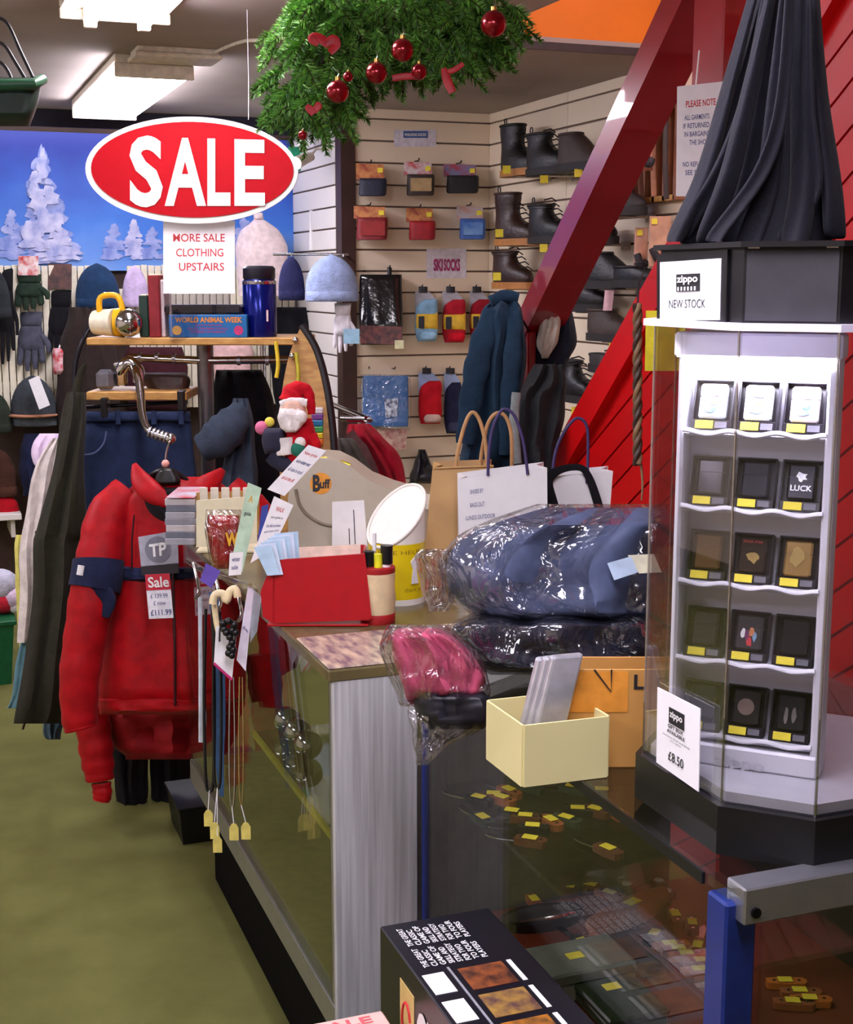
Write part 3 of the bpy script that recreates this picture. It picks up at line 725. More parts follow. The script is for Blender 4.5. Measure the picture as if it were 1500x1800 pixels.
part('body', rows_loft([(745, 612, 650), (770, 614, 675), (800, 630, 700), (840, 650, 716), (880, 660, 720), (960, 660, 724)], 5.2, .06, fold=.014, seed=3), fabric('crimson', (150, 10, 32)), rj, 60)
part('lapel', limb([(612, 762, 22), (640, 800, 26), (662, 850, 22)], 5.12, .4), fabric('crimson2', (92, 60, 60)), rj, 60)
qq_ = P(640, 737, 5.22)
part('stand_pole', cyl((qq_.x, qq_.y, 0), tuple(qq_), .012, 10), CHROME, rj, 60)
part('hanger_bar', tube([P(598, 735, 5.2), P(650, 738, 5.2), Vector((P(650, 738, 5.2).x + .1, BY - .01, P(650, 738, 5.2).z))], .012, 10), CHROME, rj, 60)
solo('grey_coat', rows_loft([(770, 592, 620), (800, 594, 640), (850, 596, 662), (930, 598, 668)], 5.0, .04, fold=.01, seed=4), fabric('greybrown', (74, 68, 62)), 'grey-brown coat beside the crimson jacket', 'coat', 60)

# ------------------------------------------------------------------ hats, gloves and packs on the picket panel
HD = dep(pY(100, 500, MY - .2))
def beanie(x0, x1, y0, y1, col, label, cuff=None, brim=.22, d=None, grp='knitted hats on the picket panel'):
    d = d or dep(pY((x0 + x1) / 2, y1, MY - .22))
    s = d / F; cx = (x0 + x1) / 2; rr_ = (x1 - x0) / 2 * s; h = (y1 - y0) * s
    b = P(cx, y1, d)
    t = thing('knit_hat', label, 'hat', b, grp)
    m = fabric('knit_' + str(col), col, bump=.5, bs=140)
    prof = [(rr_ * .94, h * brim * .6)] + [(rr_ * (1 - q ** 2.6) ** .62 if q < 1 else .004, h * (brim * .6 + (1 - brim * .6) * q)) for q in [i / 11 for i in range(12)]]
    def sq_(vf): return [Vector((b.x, b.y, v[2])) + RT * ((v[0] - b.x)) + FH * ((v[1] - b.y) * .6) for v in vf[0]], vf[1]
    part('crown', sq_(lathe(prof, 28, b)), m, t, 60)
    part('cuff', sq_(lathe([(rr_ * .9, 0), (rr_, .004), (rr_ * 1.01, h * brim * .5), (rr_, h * brim), (rr_ * .92, h * brim + .004)], 28, b)), fabric('knit_' + str(cuff), cuff, bump=.5, bs=140) if cuff else m, t, 60)
    return t
beanie(134, 212, 464, 542, (28, 54, 86), 'dark teal knitted hat hanging above the yellow lantern')
beanie(216, 262, 468, 540, (200, 180, 216), 'lilac fleece hat behind the dark green book')
beanie(490, 536, 452, 528, (42, 44, 84), 'navy knitted hat beside the metallic blue flask', d=6.02)
beanie(537, 630, 449, 530, (160, 176, 216), 'pale blue knitted hat hanging near the brown post', d=5.98)
h = beanie(20, 102, 660, 748, (62, 68, 74), 'grey knitted hat with white paper tag and striped cuff', (96, 104, 112), .2)
tq = Quad(((50, 668), (68, 660), (88, 712), (69, 720)), dep(pY(60, 690, MY - .36)))
part('paper_tag', tq.sheet(), WHITE, h); part('stripe', lathe([(.129, .0), (.1315, .003), (.1315, .007), (.129, .01)], 28, P(61, 730, dep(pY(61, 748, MY - .22)))), mat('tan_stripe', (176, 120, 90), .9), h, 60)
beanie(-30, 22, 690, 760, (44, 52, 42), 'dark green knitted hat cut off by the picture edge', None)
beanie(-36, 20, 470, 560, (40, 44, 48), 'charcoal knitted hat cut off by the picture edge', None)
beanie(-22, 34, 868, 902, (180, 14, 30), 'small red hat on the low white shelf', None)
beanie(-20, 32, 790, 872, (72, 44, 34), 'brown hat with red flowers above the red hat', (84, 52, 40))
for q, (x, y) in enumerate(((8, 812), (16, 806), (12, 820))): pass
def glove(x0, x1, y0, y1, m, label, d=None, thumb=1, header=None, hm=None, fingers=True):
    d = d or dep(pY((x0 + x1) / 2, y1, MY - .16)); s = d / F
    wd = x1 - x0; h = y1 - y0
    t = thing('glove', label, 'glove', P((x0 + x1) / 2, y1, d), 'gloves on the picket panel')
    part('palm', rows_loft([(y0 + h * .22, x0 + wd * .16, x1 - wd * .16), (y0 + h * .4, x0 + wd * .08, x1 - wd * .1), (y0 + h * .66, x0 + wd * .06, x1 - wd * .06)], d, .022, fold=.003), m, t, 60)
    part('cuff', rows_loft([(y0, x0 + wd * .1, x1 - wd * .12), (y0 + h * .12, x0 + wd * .12, x1 - wd * .14), (y0 + h * .26, x0 + wd * .16, x1 - wd * .16)], d, .024, k=4), m, t, 60)
    for k in range(4):
        fx = x0 + wd * (.17 + .22 * k); ln = (.9, 1., .97, .86)[k]
        part('finger', limb([(fx, y0 + h * .58, wd * .2), (fx + (k - 1.5) * 1.2, y0 + h * .8, wd * .21), (fx + (k - 1.5) * 2, y0 + h * ln, wd * .13)], d, .8, wr=0), m, t, 60)
    tx = x1 if thumb > 0 else x0
    part('thumb', limb([(tx - thumb * wd * .2, y0 + h * .38, wd * .2), (tx + thumb * wd * .04, y0 + h * .55, wd * .2), (tx + thumb * wd * .06, y0 + h * .7, wd * .13)], d - .01, .8, wr=0), m, t, 60)
    if header:
        hq = Quad(((header[0], header[1]), (header[2], header[1]), (header[2], header[3]), (header[0], header[3])), d - .03)
        part('header_card', hq.sheet(.003), hm, t)
    return t
CARD1 = mat('card_red_white', (196, 60, 62), .5, col2=(236, 224, 220), vs=30)
CARD2 = mat('card_brown', (104, 66, 56), .5, col2=(60, 44, 44), vs=30)
glove(24, 80, 482, 545, fabric('glove_green', (36, 52, 40)), 'dark green glove with red and white header card', header=(32, 450, 67, 484), hm=CARD1)
glove(28, 82, 548, 652, fabric('glove_grey', (76, 78, 92)), 'grey leather glove hanging fingers down below the green glove')
glove(82, 132, 510, 630, BLACKF, 'black glove with brown header card and grey strap', header=(84, 464, 126, 508), hm=CARD2)
glove(-8, 28, 470, 640, fabric('glove_black2', (22, 22, 26)), 'large black glove at the picture edge beside the green glove')
glove(584, 622, 533, 620, fabric('glove_white', (226, 220, 226)), 'white knitted glove with blue tag below the pale blue hat', d=6.0, header=(604, 578, 632, 604), hm=mat('tag_lightblue', (150, 190, 214), .5))
rp = thing('hand_warmer_pack', 'red and white packet of small items hanging by the black glove', 'packet', P(110, 658, HD))
part('packet', rows_loft([(612, 94, 128), (625, 92, 132), (645, 92, 132), (658, 94, 130)], HD, .03), mat('pack_red', (190, 40, 50), .3, col2=(232, 210, 216), vs=26), rp, 60)
part('euro_hole_tab', rows_loft([(606, 104, 120), (614, 102, 122)], HD, .008, k=2), WHITE, rp, 60)
solo('navy_bundle', rows_loft([(762, 42, 84), (790, 36, 92), (830, 34, 96), (872, 40, 96)], HD, .06, fold=.01), NAVY, 'navy folded clothing below the grey tagged hat', 'clothing', 60)
solo('dark_scarf', rows_loft([(540, 470, 560), (600, 470, 570), (680, 480, 580), (760, 490, 590)], dep(pY(520, 640, MY - .25)), .05, fold=.02, seed=3), BLACKF, 'black scarves hanging behind the pointed wooden board', 'scarf', 60)
solo('pink_shirt', rows_loft([(600, 372, 440), (620, 368, 445), (640, 372, 442), (680, 380, 440)], dep(pY(400, 640, MY - .145)), .04, fold=.006, seed=3), fabric('pinkish', (214, 176, 172)), 'pale pink garment beyond the rack post', 'garment', 60)
solo('maroon_jumper', rows_loft([(610, 225, 320), (640, 215, 328), (680, 220, 330), (720, 226, 326)], dep(pY(270, 640, MY - .155)), .05, fold=.01, seed=3), fabric('maroon', (62, 26, 34)), 'maroon jumper hanging behind the chrome arm', 'jumper', 60)
solo('brown_coat', rows_loft([(540, 120, 180), (600, 105, 200), (680, 100, 210), (760, 104, 215), (860, 108, 215)], dep(pY(160, 640, MY - .3)), .06, fold=.015, seed=7), fabric('brown_dark', (44, 34, 30)), 'dark brown coat hanging below the dark teal hat', 'coat', 60)
ls = thing('wall_shelf', 'low white shelf board under the red hat', 'shelf', pY(10, 915, MY - .3))
q0 = pY(-40, 903, MY - .34); q1 = pY(38, 903, MY - .34)
part('board', rbox(q0.x, q1.x, MY - .34, MY - .01, q1.z - .03, q1.z, .003, 1), SLATW, ls)
part('bracket', box(q1.x - .05, q1.x - .03, MY - .3, MY, q1.z - .12, q1.z - .03), SLATW, ls)
gb_ = pZ(0, 1200, 0)
bn = thing('storage_bin', 'green plastic bin full of soft toys on the floor', 'bin', (gb_.x - .15, gb_.y + .2, 0))
q = pZ(30, 1203, 0)
gx1 = q.x; zt = P(10, 1085, dep(q)).z
GP = mat('green_plastic', (10, 92, 54), .4)
def tapered(x0, x1, y0, y1, z0, z1, k):
    V = box(x0, x1, y0, y1, z0, z1)[0]; cx, cy = (x0 + x1) / 2, (y0 + y1) / 2
    return [Vector((cx + (v.x - cx) * (k if v.z < (z0 + z1) / 2 else 1), cy + (v.y - cy) * (k if v.z < (z0 + z1) / 2 else 1), v.z)) for v in V], box(0, 1, 0, 1, 0, 1)[1]
part('body', tapered(gx1 - .5, gx1, q.y, q.y + .35, 0, zt - .02, .92), GP, bn)
part('rim', rbox(gx1 - .51, gx1 + .01, q.y - .01, q.y + .36, zt - .02, zt, .004, 1), GP, bn)
for k, (x, y, r, c) in enumerate(((6, 1062, 26, (200, 40, 60)), (24, 1050, 24, (214, 190, 214)), (0, 1030, 34, (190, 190, 206)), (30, 1070, 16, (226, 220, 224)))):
    pp = P(x, y, dep(q) + .06)
    solo('soft_toy', sphere((pp.x, pp.y, max(pp.z, zt + r * .9 * dep(q) / F)), r * dep(q) / F, 14, 10, 1, 1, .9), fabric('toy%d' % k, c, bump=.6), ('crimson soft toy in the green bin', 'lilac soft toy in the green bin', 'large grey soft toy in the green bin', 'small white soft toy at the rim of the green bin')[k], 'soft toy', 60, 'soft toys in the green bin')

# mannequin, spotlight and dark upright in front of the mural
mn = thing('mannequin', 'white mannequin shoulders in front of the mural by the brown post', 'mannequin', P(455, 446, dep(pY(455, 440, MY - .3))))
md = dep(pY(455, 440, MY - .3))
part('torso', rows_loft([(386, 446, 464), (394, 438, 476), (405, 424, 490), (425, 416, 502), (446, 414, 506), (520, 420, 500)], md, .08), mat('mannequin_white', (226, 206, 206), .6), mn, 60)
qq_ = P(460, 515, md)
part('stand', cyl((qq_.x, qq_.y, 0), (qq_.x, qq_.y, qq_.z), .015, 10), CHROME, mn, 60)
part('neck', rows_loft([(374, 446, 462), (388, 446, 464)], md, .04, k=3), mat('mannequin_white', (236, 222, 222), .5), mn, 60)
sp = thing('spotlight', 'small white spotlight shining beside the oval sign', 'spotlight', P(530, 285, 6.3))
part('can', tube([P(548, 275, 6.35), P(528, 283, 6.3), P(520, 287, 6.27)], [.02, .028, .03], 14), mat('spot_can', (236, 226, 210), .4), sp, 60)
part('bulb', sphere(P(517, 288, 6.255), .02, 12, 8), glow('spot_bulb', (255, 250, 240), 30), sp, 60)
part('arm', tube([P(545, 276, 6.34), P(556, 262, 6.4), Vector((PX0 - .024, P(556, 262, 6.4).y, P(556, 262, 6.4).z))], .006, 8), mat('spot_can', (236, 226, 210), .4), sp, 60)
us = thing('ski_bag', 'tall narrow black case standing by the white slats', 'case', P(562, 446, 6.9))
part('case', rows_loft([(334, 552, 582), (345, 549, 584), (400, 548, 583), (446, 548, 582), (520, 550, 580)], 6.9, .06), mat('case_black', (26, 26, 34), .3), us, 60)
part('edge_strip', limb([(548, 340, 7), (547, 440, 7)], 6.84, .6), WHITE, us, 60)
solo('green_flag', rows_loft([(258, 506, 530), (275, 510, 552), (300, 520, 540)], 6.95, .01, fold=.004), fabric('flag_green', (30, 120, 86)), 'small green pennant beside the spotlight', 'pennant', 60)
solo('hanging_basket', (lambda a: join(a))(rows_loft([(135, -60, 76), (150, -60, 72), (185, -58, 66), (222, -50, 52)], 3.0, .1, sq=.4)), mat('basket_green', (20, 44, 34), .5), 'dark green plastic basket hung from the ceiling', 'basket', 40)
hb = thing('basket_hanger', 'black wire frame holding the green hanging basket', 'hanger', P(20, 135, 3.0))
for pts in ([(-10, 30), (12, 40), (36, 90), (58, 136)], [(-10, 72), (8, 80), (26, 108), (44, 138)], [(-10, 105), (4, 112), (14, 125), (20, 138)]):
    part('wire', tube([P(x, y, 3.0 - .05) for x, y in cr(pts, 5)], .004, 8), BLACKP, hb, 60)
part('rim', tube([P(-40, 150, 2.88), P(60, 148, 2.88), P(74, 140, 2.95)], .012, 8), mat('basket_rim', (40, 92, 62), .4), hb, 60)
part('ceiling_drop', tube([P(-10, 30, 2.95), Vector((P(-10, 30, 2.95).x, P(-10, 30, 2.95).y, CZ))], .003, 6), BLACKP, hb, 60)

# black legs stand in for the shadow under the jacket; black tub beside
bt = thing('shade_trousers', 'black trouser shape added as shadow behind the red jacket hem', 'trousers', P(270, 1430, 4.25))
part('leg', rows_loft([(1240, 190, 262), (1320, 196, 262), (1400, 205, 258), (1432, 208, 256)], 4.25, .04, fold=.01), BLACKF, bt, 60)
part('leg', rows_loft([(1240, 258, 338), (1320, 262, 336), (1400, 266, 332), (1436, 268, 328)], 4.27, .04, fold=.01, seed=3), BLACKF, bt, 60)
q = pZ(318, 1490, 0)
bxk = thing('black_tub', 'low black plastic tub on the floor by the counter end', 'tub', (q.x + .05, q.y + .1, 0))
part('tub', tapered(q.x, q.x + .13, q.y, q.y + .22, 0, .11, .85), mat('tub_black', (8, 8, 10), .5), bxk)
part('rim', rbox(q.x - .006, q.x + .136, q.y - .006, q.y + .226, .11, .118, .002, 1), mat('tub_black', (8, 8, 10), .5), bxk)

# ================================================================== GOODS ON THE FAR COUNTER
def at(x, y): return pZ(x, y, TOP)
def ybase(d):
    y = 600.
    while P(800, y, d).z > TOP + .0008: y += .5
    return y
# red letter tray
p = at(552, 1098)
rd = thing('letter_tray', 'red slope-sided plastic tray of papers on the counter', 'tray', p)
REDP = mat('red_plastic', (172, 5, 20), .35, var=.05)
d = dep(p)
def front_prism(px, d, t, m, name, parent, smooth=None):
    V = [P(x, y, d) for x, y in px]; n = len(V)
    W = [v + FH * t for v in V]
    return part(name, (V + W, [tuple(range(n)), tuple(range(2 * n - 1, n - 1, -1))] + [(j, (j + 1) % n, (j + 1) % n + n, j + n) for j in range(n)]), m, parent, smooth)
dr = d - .02
front_prism([(458, 1040), (480, 985), (638, 974), (650, 1090), (480, 1096), (462, 1084)], dr, .006, REDP, 'front_wall', rd)
front_prism([(488, 966), (640, 958), (646, 1000), (490, 1004)], dr + .13, .006, REDP, 'back_wall', rd)
a0, a1 = P(480, 985, dr), P(488, 966, dr + .13)
for (x0, y0), (x1, y1), (xb, yb) in (((480, 985), (488, 966), (480, 1094)), ((638, 974), (640, 958), (650, 1088))):
    A, B = P(x0, y0, dr), P(x1, y1, dr + .13); Cc = P(xb, yb, dr); Dd = Cc + FH * .13
    part('side_wall', join(([A, B, Dd, Cc, A + RT * .004, B + RT * .004, Dd + RT * .004, Cc + RT * .004], [(0, 1, 2, 3), (7, 6, 5, 4), (0, 4, 5, 1), (1, 5, 6, 2), (2, 6, 7, 3), (3, 7, 4, 0)])), REDP, rd)
A = P(470, 1094, dr); B = P(648, 1088, dr)
part('bottom', xf(rbox(0, (B - A).length, 0, .13, 0, .004, .001, 1), Vector((A.x, A.y, TOP + .001)), RT, FH, ZZ), REDP, rd)
for k in range(6):
    q = Quad(((492 + k, 968 - k), (634, 962 - k), (634, 1000), (492, 1000)), dr + .03 + k * .014)
    solo('receipt_sheet', q.sheet(.001), mat('receipt%d' % (k % 3), ((236, 206, 188), (240, 220, 200), (226, 190, 170))[k % 3], .7), 'pale paper receipt in the red tray, %s from the front' % ('first', 'second', 'third', 'fourth', 'fifth', 'sixth')[k], 'paper', None, 'receipts in the red tray')
for k in range(7):
    q = Quad(((446 + k * 6, 962 - k * 4), (476 + k * 8, 958 - k * 4), (492 + k * 6, 1010), (470 + k * 4, 1012)), dr - .01 + k * .006)
    solo('leaflet', q.sheet(.001), mat('leaflet_blue%d' % (k % 2), ((176, 204, 226), (206, 218, 236))[k % 2], .6), 'pale blue leaflet in the fan beside the red tray, %s from the aisle' % ('first', 'second', 'third', 'fourth', 'fifth', 'sixth', 'seventh')[k], 'leaflet', None, 'pale blue leaflets beside the red tray')

# collecting tin
p = at(697, 1066); d = dep(p); s = d / F
ct = thing('collecting_tin', 'yellow collecting tin with slanted white top on the counter', 'tin', p)
rr = 51 * s
c0 = Vector((p.x, p.y, TOP)) + FH * rr
hT, hL = P(700, 885, d).z - TOP, P(640, 940, d).z - TOP
def cutcyl(r, z0, f, n=36):
    rings = []
    for k in range(2):
        rings.append([c0 + RT * (r * math.cos(2 * PI * j / n)) + FH * (r * math.sin(2 * PI * j / n)) + ZZ * (z0 if k == 0 else f(math.cos(2 * PI * j / n), math.sin(2 * PI * j / n))) for j in range(n)])
    return loft(rings)
zy = P(697, 955, d).z - TOP
def slant(c, s_): return zy + .050 + .036 * c + .044 * s_ 
part('body', cutcyl(rr, .012, lambda c, s_: zy), mat('tin_yellow', (232, 206, 16), .35, var=.04), ct, 30)
WT = mat('tin_white', (240, 236, 226), .3, var=.02)
part('foot_ring', cutcyl(rr * 1.005, 0, lambda c, s_: .012), WT, ct, 30)
part('slanted_top', cutcyl(rr * .995, zy, slant), WT, ct, 30)
n = 36
rim = [c0 + RT * (rr * math.cos(2 * PI * j / n)) + FH * (rr * math.sin(2 * PI * j / n)) + ZZ * slant(math.cos(2 * PI * j / n), math.sin(2 * PI * j / n)) for j in range(n + 1)]
part('rim', tube(rim, .0035, 8), WT, ct, 60)
tq = Quad(((672, 965), (722, 962), (722, 975), (672, 978)), d - .004)
def cyl_text(txt, ang0, ang1, z0, z1, m, bold=0):
    V, Fc = text2d(txt, bold); x0 = min(v.x for v in V); x1 = max(v.x for v in V); y0 = min(v.y for v in V); y1 = max(v.y for v in V)
    W = []
    for v in V:
        a = ang0 + (ang1 - ang0) * (v.x - x0) / (x1 - x0); W.append(c0 + RT * (rr * 1.006 * math.sin(a)) - FH * (rr * 1.006 * math.cos(a)) + ZZ * (z0 + (z1 - z0) * (v.y - y0) / (y1 - y0)))
    part('lettering', (W, Fc), m, ct)
cyl_text('PLEASE HELP', -1.0, .9, zy - .020, zy - .012, mat('tin_ink', (150, 120, 20), .6, var=0))
cyl_text('thank you', .3, 1.1, .025, .037, mat('tin_ink', (150, 120, 20), .6, var=0))
part('flower_print', prism([(-.008, 0), (-.004, .03), (-.010, .045), (0, .055), (.008, .045), (.004, .03), (.009, .0)], c0 - FH * (rr * .82) + RT * rr * .62 + ZZ * .045, tuple((RT * .75 + FH * .6).normalized()), (0, 0, 1), tuple((RT * .6 - FH * .8).normalized()), .002), WHITE, ct)

# pen cup
p = at(663, 1100); d = dep(p); s = d / F; r_ = 31 * s
pc = thing('pen_cup', 'cream and red paper-wrapped pen cup beside the red tray', 'pen cup', p)
c1 = Vector((p.x, p.y, TOP)) + FH * r_
part('cup', lathe([(r_ * .95, 0), (r_, .004), (r_ * 1.0, .03), (r_ * 1.06, .045), (r_ * .98, .07), (r_ * 1.02, .09), (r_, .105), (r_ * .9, .106), (r_ * .9, .09)], 28, c1), mat('cup_cream', (222, 198, 156), .6, var=.08), pc, 50)
part('red_band', lathe([(r_ * .99, .0), (r_ * 1.02, .002), (r_ * 1.02, .018), (r_ * .99, .02)], 28, c1), mat('cup_red', (170, 24, 28), .6), pc, 50)
part('red_rim', lathe([(r_ * .99, .097), (r_ * 1.03, .099), (r_ * 1.02, .108), (r_ * .97, .109)], 28, c1), mat('cup_red', (170, 24, 28), .6), pc, 50)
for k, (ox, oy, m, lab, h, r0) in enumerate(((-.016, 0, BLACKP, 'black-capped marker pen standing in the pen cup', .138, .011), (.018, -.004, BLACKP, 'thick black marker pen in the pen cup by the yellow tin', .15, .012), (.002, -.012, mat('hi_yellow', (230, 230, 40), .4), 'yellow highlighter pen standing in the pen cup', .135, .008), (-.006, .016, WHITE, 'thin white pen leaning in the pen cup', .17, .004))):
    q = c1 + RT * ox + FH * oy
    pn = thing('pen', lab, 'pen', q + ZZ * .01, 'pens in the pen cup')
    part('barrel', cyl(q + ZZ * .006, q + ZZ * (h - .035) - RT * .002, r0 * .85, 12), WHITE, pn, 40)
    part('cap', cyl(q + ZZ * (h - .035), q + ZZ * h, r0, 12), m, pn, 40)

# beige rounded display stand with round sticker
p = at(600, 1010); d = 3.02
bs_ = thing('display_stand', 'beige rounded display stand with orange round sticker on the counter', 'display stand', P(610, 1010, d))
BEI = mat('beige_plastic', (188, 178, 160), .45, var=.03)
front_prism([(508, 1012), (506, 880), (512, 835), (530, 812), (556, 805), (590, 808), (618, 822), (650, 846), (690, 862), (740, 876), (742, 1008)], d, .16, BEI, 'shell', bs_, 35)
part('cable_groove', tube([P(x, y, d - .001) for x, y in cr([(520, 860), (528, 890), (550, 912), (580, 924), (640, 926)], 6)], .004, 6), mat('beige_dark', (140, 130, 112), .6), bs_, 60)
part('yellow_clip', tube([P(545, 808, d + .02), P(575, 806, d + .02)], .005, 8), mat('gold_clip', (220, 200, 60), .3, metal=.6), bs_, 60)
part('yellow_clip', tube([P(598, 812, d + .02), P(616, 818, d + .02)], .005, 8), mat('gold_clip', (220, 200, 60), .3, metal=.6), bs_, 60)
k_ = d / F * 19
part('round_sticker', prism([(k_ * math.cos(2 * PI * j / 32), k_ * math.sin(2 * PI * j / 32)) for j in range(32)], P(564, 850, d - .0002), tuple(RT), tuple(UP), tuple(-FW), .001), mat('sticker_orange', (232, 152, 30), .5), bs_, label='round orange sticker with black lettering')
lettering(bs_, Quad(((550, 834), (580, 834), (580, 866), (550, 866)), d - .002), 'B', .0, .45, .02, .95, INK, .04)
lettering(bs_, Quad(((550, 834), (580, 834), (580, 866), (550, 866)), d - .002), 'uff', .42, 1.02, .25, .78, INK, .03)
wq = Quad(((584, 882), (640, 879), (646, 960), (584, 962)), 2.9)
wc = thing('white_card', 'white card with thin pencil lines behind the red tray', 'card', wq.pt(.5, 1))
part('card', wq.sheet(.0015), WHITE, wc)
for u, a, b in ((.66, .2, .95), (.5, .6, .95)): part('pencil_line', wq.sheet(.0008, u - .012, u + .012, a, b, .0012, 0, 1), INK, wc)
part('easel_leg', lvl(606, 620, ybase(2.93), 2.93, .02, .075), WHITE, wc)
solo('white_book', lvl(648, 790, ybase(3.26), 3.26, .18, .12, .01), mat('ivory', (212, 208, 190), .4, var=.05), 'ivory file box behind the collecting tin', 'file box')

# pointed wooden board and santa plush
d = 3.32
wbd = thing('pointed_board', 'tall pointed wooden display board with dark edge on the counter', 'display board', P(545, 960, d))
left = cr([(530, 572), (510, 620), (497, 680), (492, 750), (492, 840), (496, 950)], 6)
right = cr([(586, 950), (588, 840), (585, 760), (574, 680), (556, 615), (530, 572)], 6)
px = [p_ for p_ in left] + [p_ for p_ in right[:-1]]
front_prism(px, d, .012, WOOD, 'board', wbd)
part('dark_edge', tube([P(x, y, d + .006) for x, y in right], .009, 8, 1.2), mat('edge_black', (26, 22, 26), .5), wbd, 60)
for x, y, c in ((520, 598, (220, 220, 230)), (514, 626, (220, 220, 230))):
    part('clip', sphere(P(x, y, d - .008), .008, 10, 8), CHROME, wbd, 60)
for k, (x, y, m) in enumerate(((522, 660, (200, 190, 40)), (486, 640, (230, 200, 30)))):
    solo('key_ring', tube([P(*q, d - .02) for q in cr([(x - 1, y - 40), (x + 3, y), (x, y + 24)], 5)], .005, 8), mat('ring%d' % k, m, .4), ('yellow lanyard hanging on the pointed board', 'bright yellow lanyard hanging beside the pointed board')[k], 'lanyard', 60)
st = thing('plush_toy', 'plush toy in red cap and coat with white beard and black bag', 'plush toy', P(525, 832, 3.15))
ds = 3.15; WF = fabric('plush_white', (236, 228, 226), bump=.6); RF = fabric('plush_red', (196, 16, 34), bump=.4)
part('coat', rows_loft([(735, 505, 548), (760, 500, 555), (790, 498, 558), (815, 505, 555), (830, 512, 548)], ds, .05), RF, st, 60)
part('head', rows_loft([(700, 498, 530), (715, 492, 536), (735, 490, 540), (752, 498, 530)], ds - .03, .035), mat('plush_skin', (232, 190, 170), .9), st, 60)
part('beard', rows_loft([(718, 492, 528), (735, 488, 536), (752, 494, 528), (760, 502, 520)], ds - .055, .025, fold=.004), WF, st, 60)
part('cap', limb([(515, 706, 50), (520, 690, 42), (536, 686, 26), (545, 700, 18), (548, 728, 14)], ds - .02, .8), RF, st, 60)
part('cap_trim', limb([(493, 712, 14), (515, 706, 15), (540, 708, 14)], ds - .05, .8), WF, st, 60)
part('pompom', sphere(P(529, 733, ds - .07), .015, 14, 10), WF, st, 60)
part('arm', limb([(545, 765, 24), (552, 785, 24), (535, 800, 20)], ds - .04, .8), RF, st, 60)
part('cuff', sphere(P(528, 778, ds - .07), .013, 12, 8), WF, st, 60)
part('mitten', sphere(P(524, 790, ds - .07), .017, 12, 8), mat('mitten_green', (30, 110, 90), .9), st, 60)
part('leg', limb([(515, 820, 26), (495, 815, 28), (475, 800, 26)], ds - .03, .8), mat('plush_dark', (38, 38, 60), .9), st, 60)
part('boot_trim', limb([(500, 770, 34), (503, 800, 32)], ds - .04, .6), WF, st, 60)
part('sack', rows_loft([(752, 464, 500), (775, 460, 502), (798, 466, 500)], ds - .02, .035), mat('plush_dark', (38, 38, 60), .9), st, 60)
for k, (x, y, r, c, lab) in enumerate(((460, 752, 12, (226, 120, 160), 'pink'), (474, 742, 9, (230, 214, 90), 'yellow'))):
    solo('plush_ball', sphere(P(x, y, ds - .02), r * ds / F, 12, 8), fabric('ball%d' % k, c), lab + ' plush ball held against the plush toy', 'plush ball', 60)
lp = thing('tube_pack', 'clear tube of rainbow coloured pieces on the pointed board', 'tube', P(557, 785, 3.29))
for k, c in enumerate(((230, 226, 230), (120, 70, 150), (40, 120, 170), (70, 160, 90), (220, 200, 40), (220, 110, 30))):
    part('segment', lvl(548, 568, 716 + (k + 1) * 11, 3.29, .02, 10 * 3.29 / F, .002), mat('rainbow%d' % k, c, .4), lp)

# long card boxes at the aisle end of the counter
d = 3.28
lb = thing('leaflet_box', 'cream cardboard leaflet box at the aisle end of the counter', 'box', P(395, 965, d))
front_prism([(345, 880), (452, 872), (452, 955), (345, 962)], d, .004, CREAM, 'front', lb)
front_prism([(345, 866), (456, 862), (456, 940), (345, 944)], d + .12, .004, mat('card_brown_box', (176, 132, 70), .7), 'back', lb)
part('base', lvl(345, 452, ybase(d), d, .12, .006, .001), CREAM, lb)
for k in range(5): solo('card_strip', lvl(352 + k * 19, 366 + k * 19, 900, d + .02 + .01 * (k % 2), .004, .06, .0008), mat('strip_w', (238, 230, 214), .6), 'white card in the cream leaflet box, %s from the booklets' % ('first', 'second', 'third', 'fourth', 'fifth')[k], 'card', None, 'cards in the leaflet box')
mg = thing('magazine_stack', 'stack of glossy booklets at the aisle corner of the counter', 'booklets', P(318, 960, 3.38))
for k in range(7):
    q = lvl(290 + (k % 3), 343 + (k % 2) * 2, ybase(3.38) - k * 11.6, 3.38, .17, .016, .001)
    part('booklet', q, mat('bk%d' % (k % 4), ((176, 176, 190), (120, 124, 140), (206, 200, 206), (150, 150, 164))[k % 4], .3, var=.2, vs=20), mg)
q = Quad(((288, 878), (340, 876), (352, 886), (300, 894)), [3.5, 3.5, 3.33, 3.33])
part('cover_print', lvl(292, 342, 876, 3.37, .17, .003, .0008), mat('cover', (214, 90, 100), .3, col2=(220, 226, 240), vs=14), mg)
rb = thing('sweet_bag', 'red and yellow packet in clear wrap behind the hanging tags', 'packet', P(392, 1000, 3.05))
part('packet', rows_loft([(906, 366, 420), (930, 364, 424), (970, 370, 420), (1000, 376, 412)], 3.05, .03, fold=.004), mat('pack_red2', (176, 16, 24), .3, col2=(150, 10, 18), vs=16), rb, 60)
part('wrap', rows_loft([(896, 362, 424), (930, 360, 428), (970, 366, 424), (1004, 372, 416)], 3.05, .036, fold=.004), WRAP, rb, 60)
lettering(rb, Quad(((396, 936), (420, 936), (420, 960), (396, 960)), 3.01), 'W', .0, 1, 0, 1, mat('gold_print', (230, 170, 40), .4), .05)

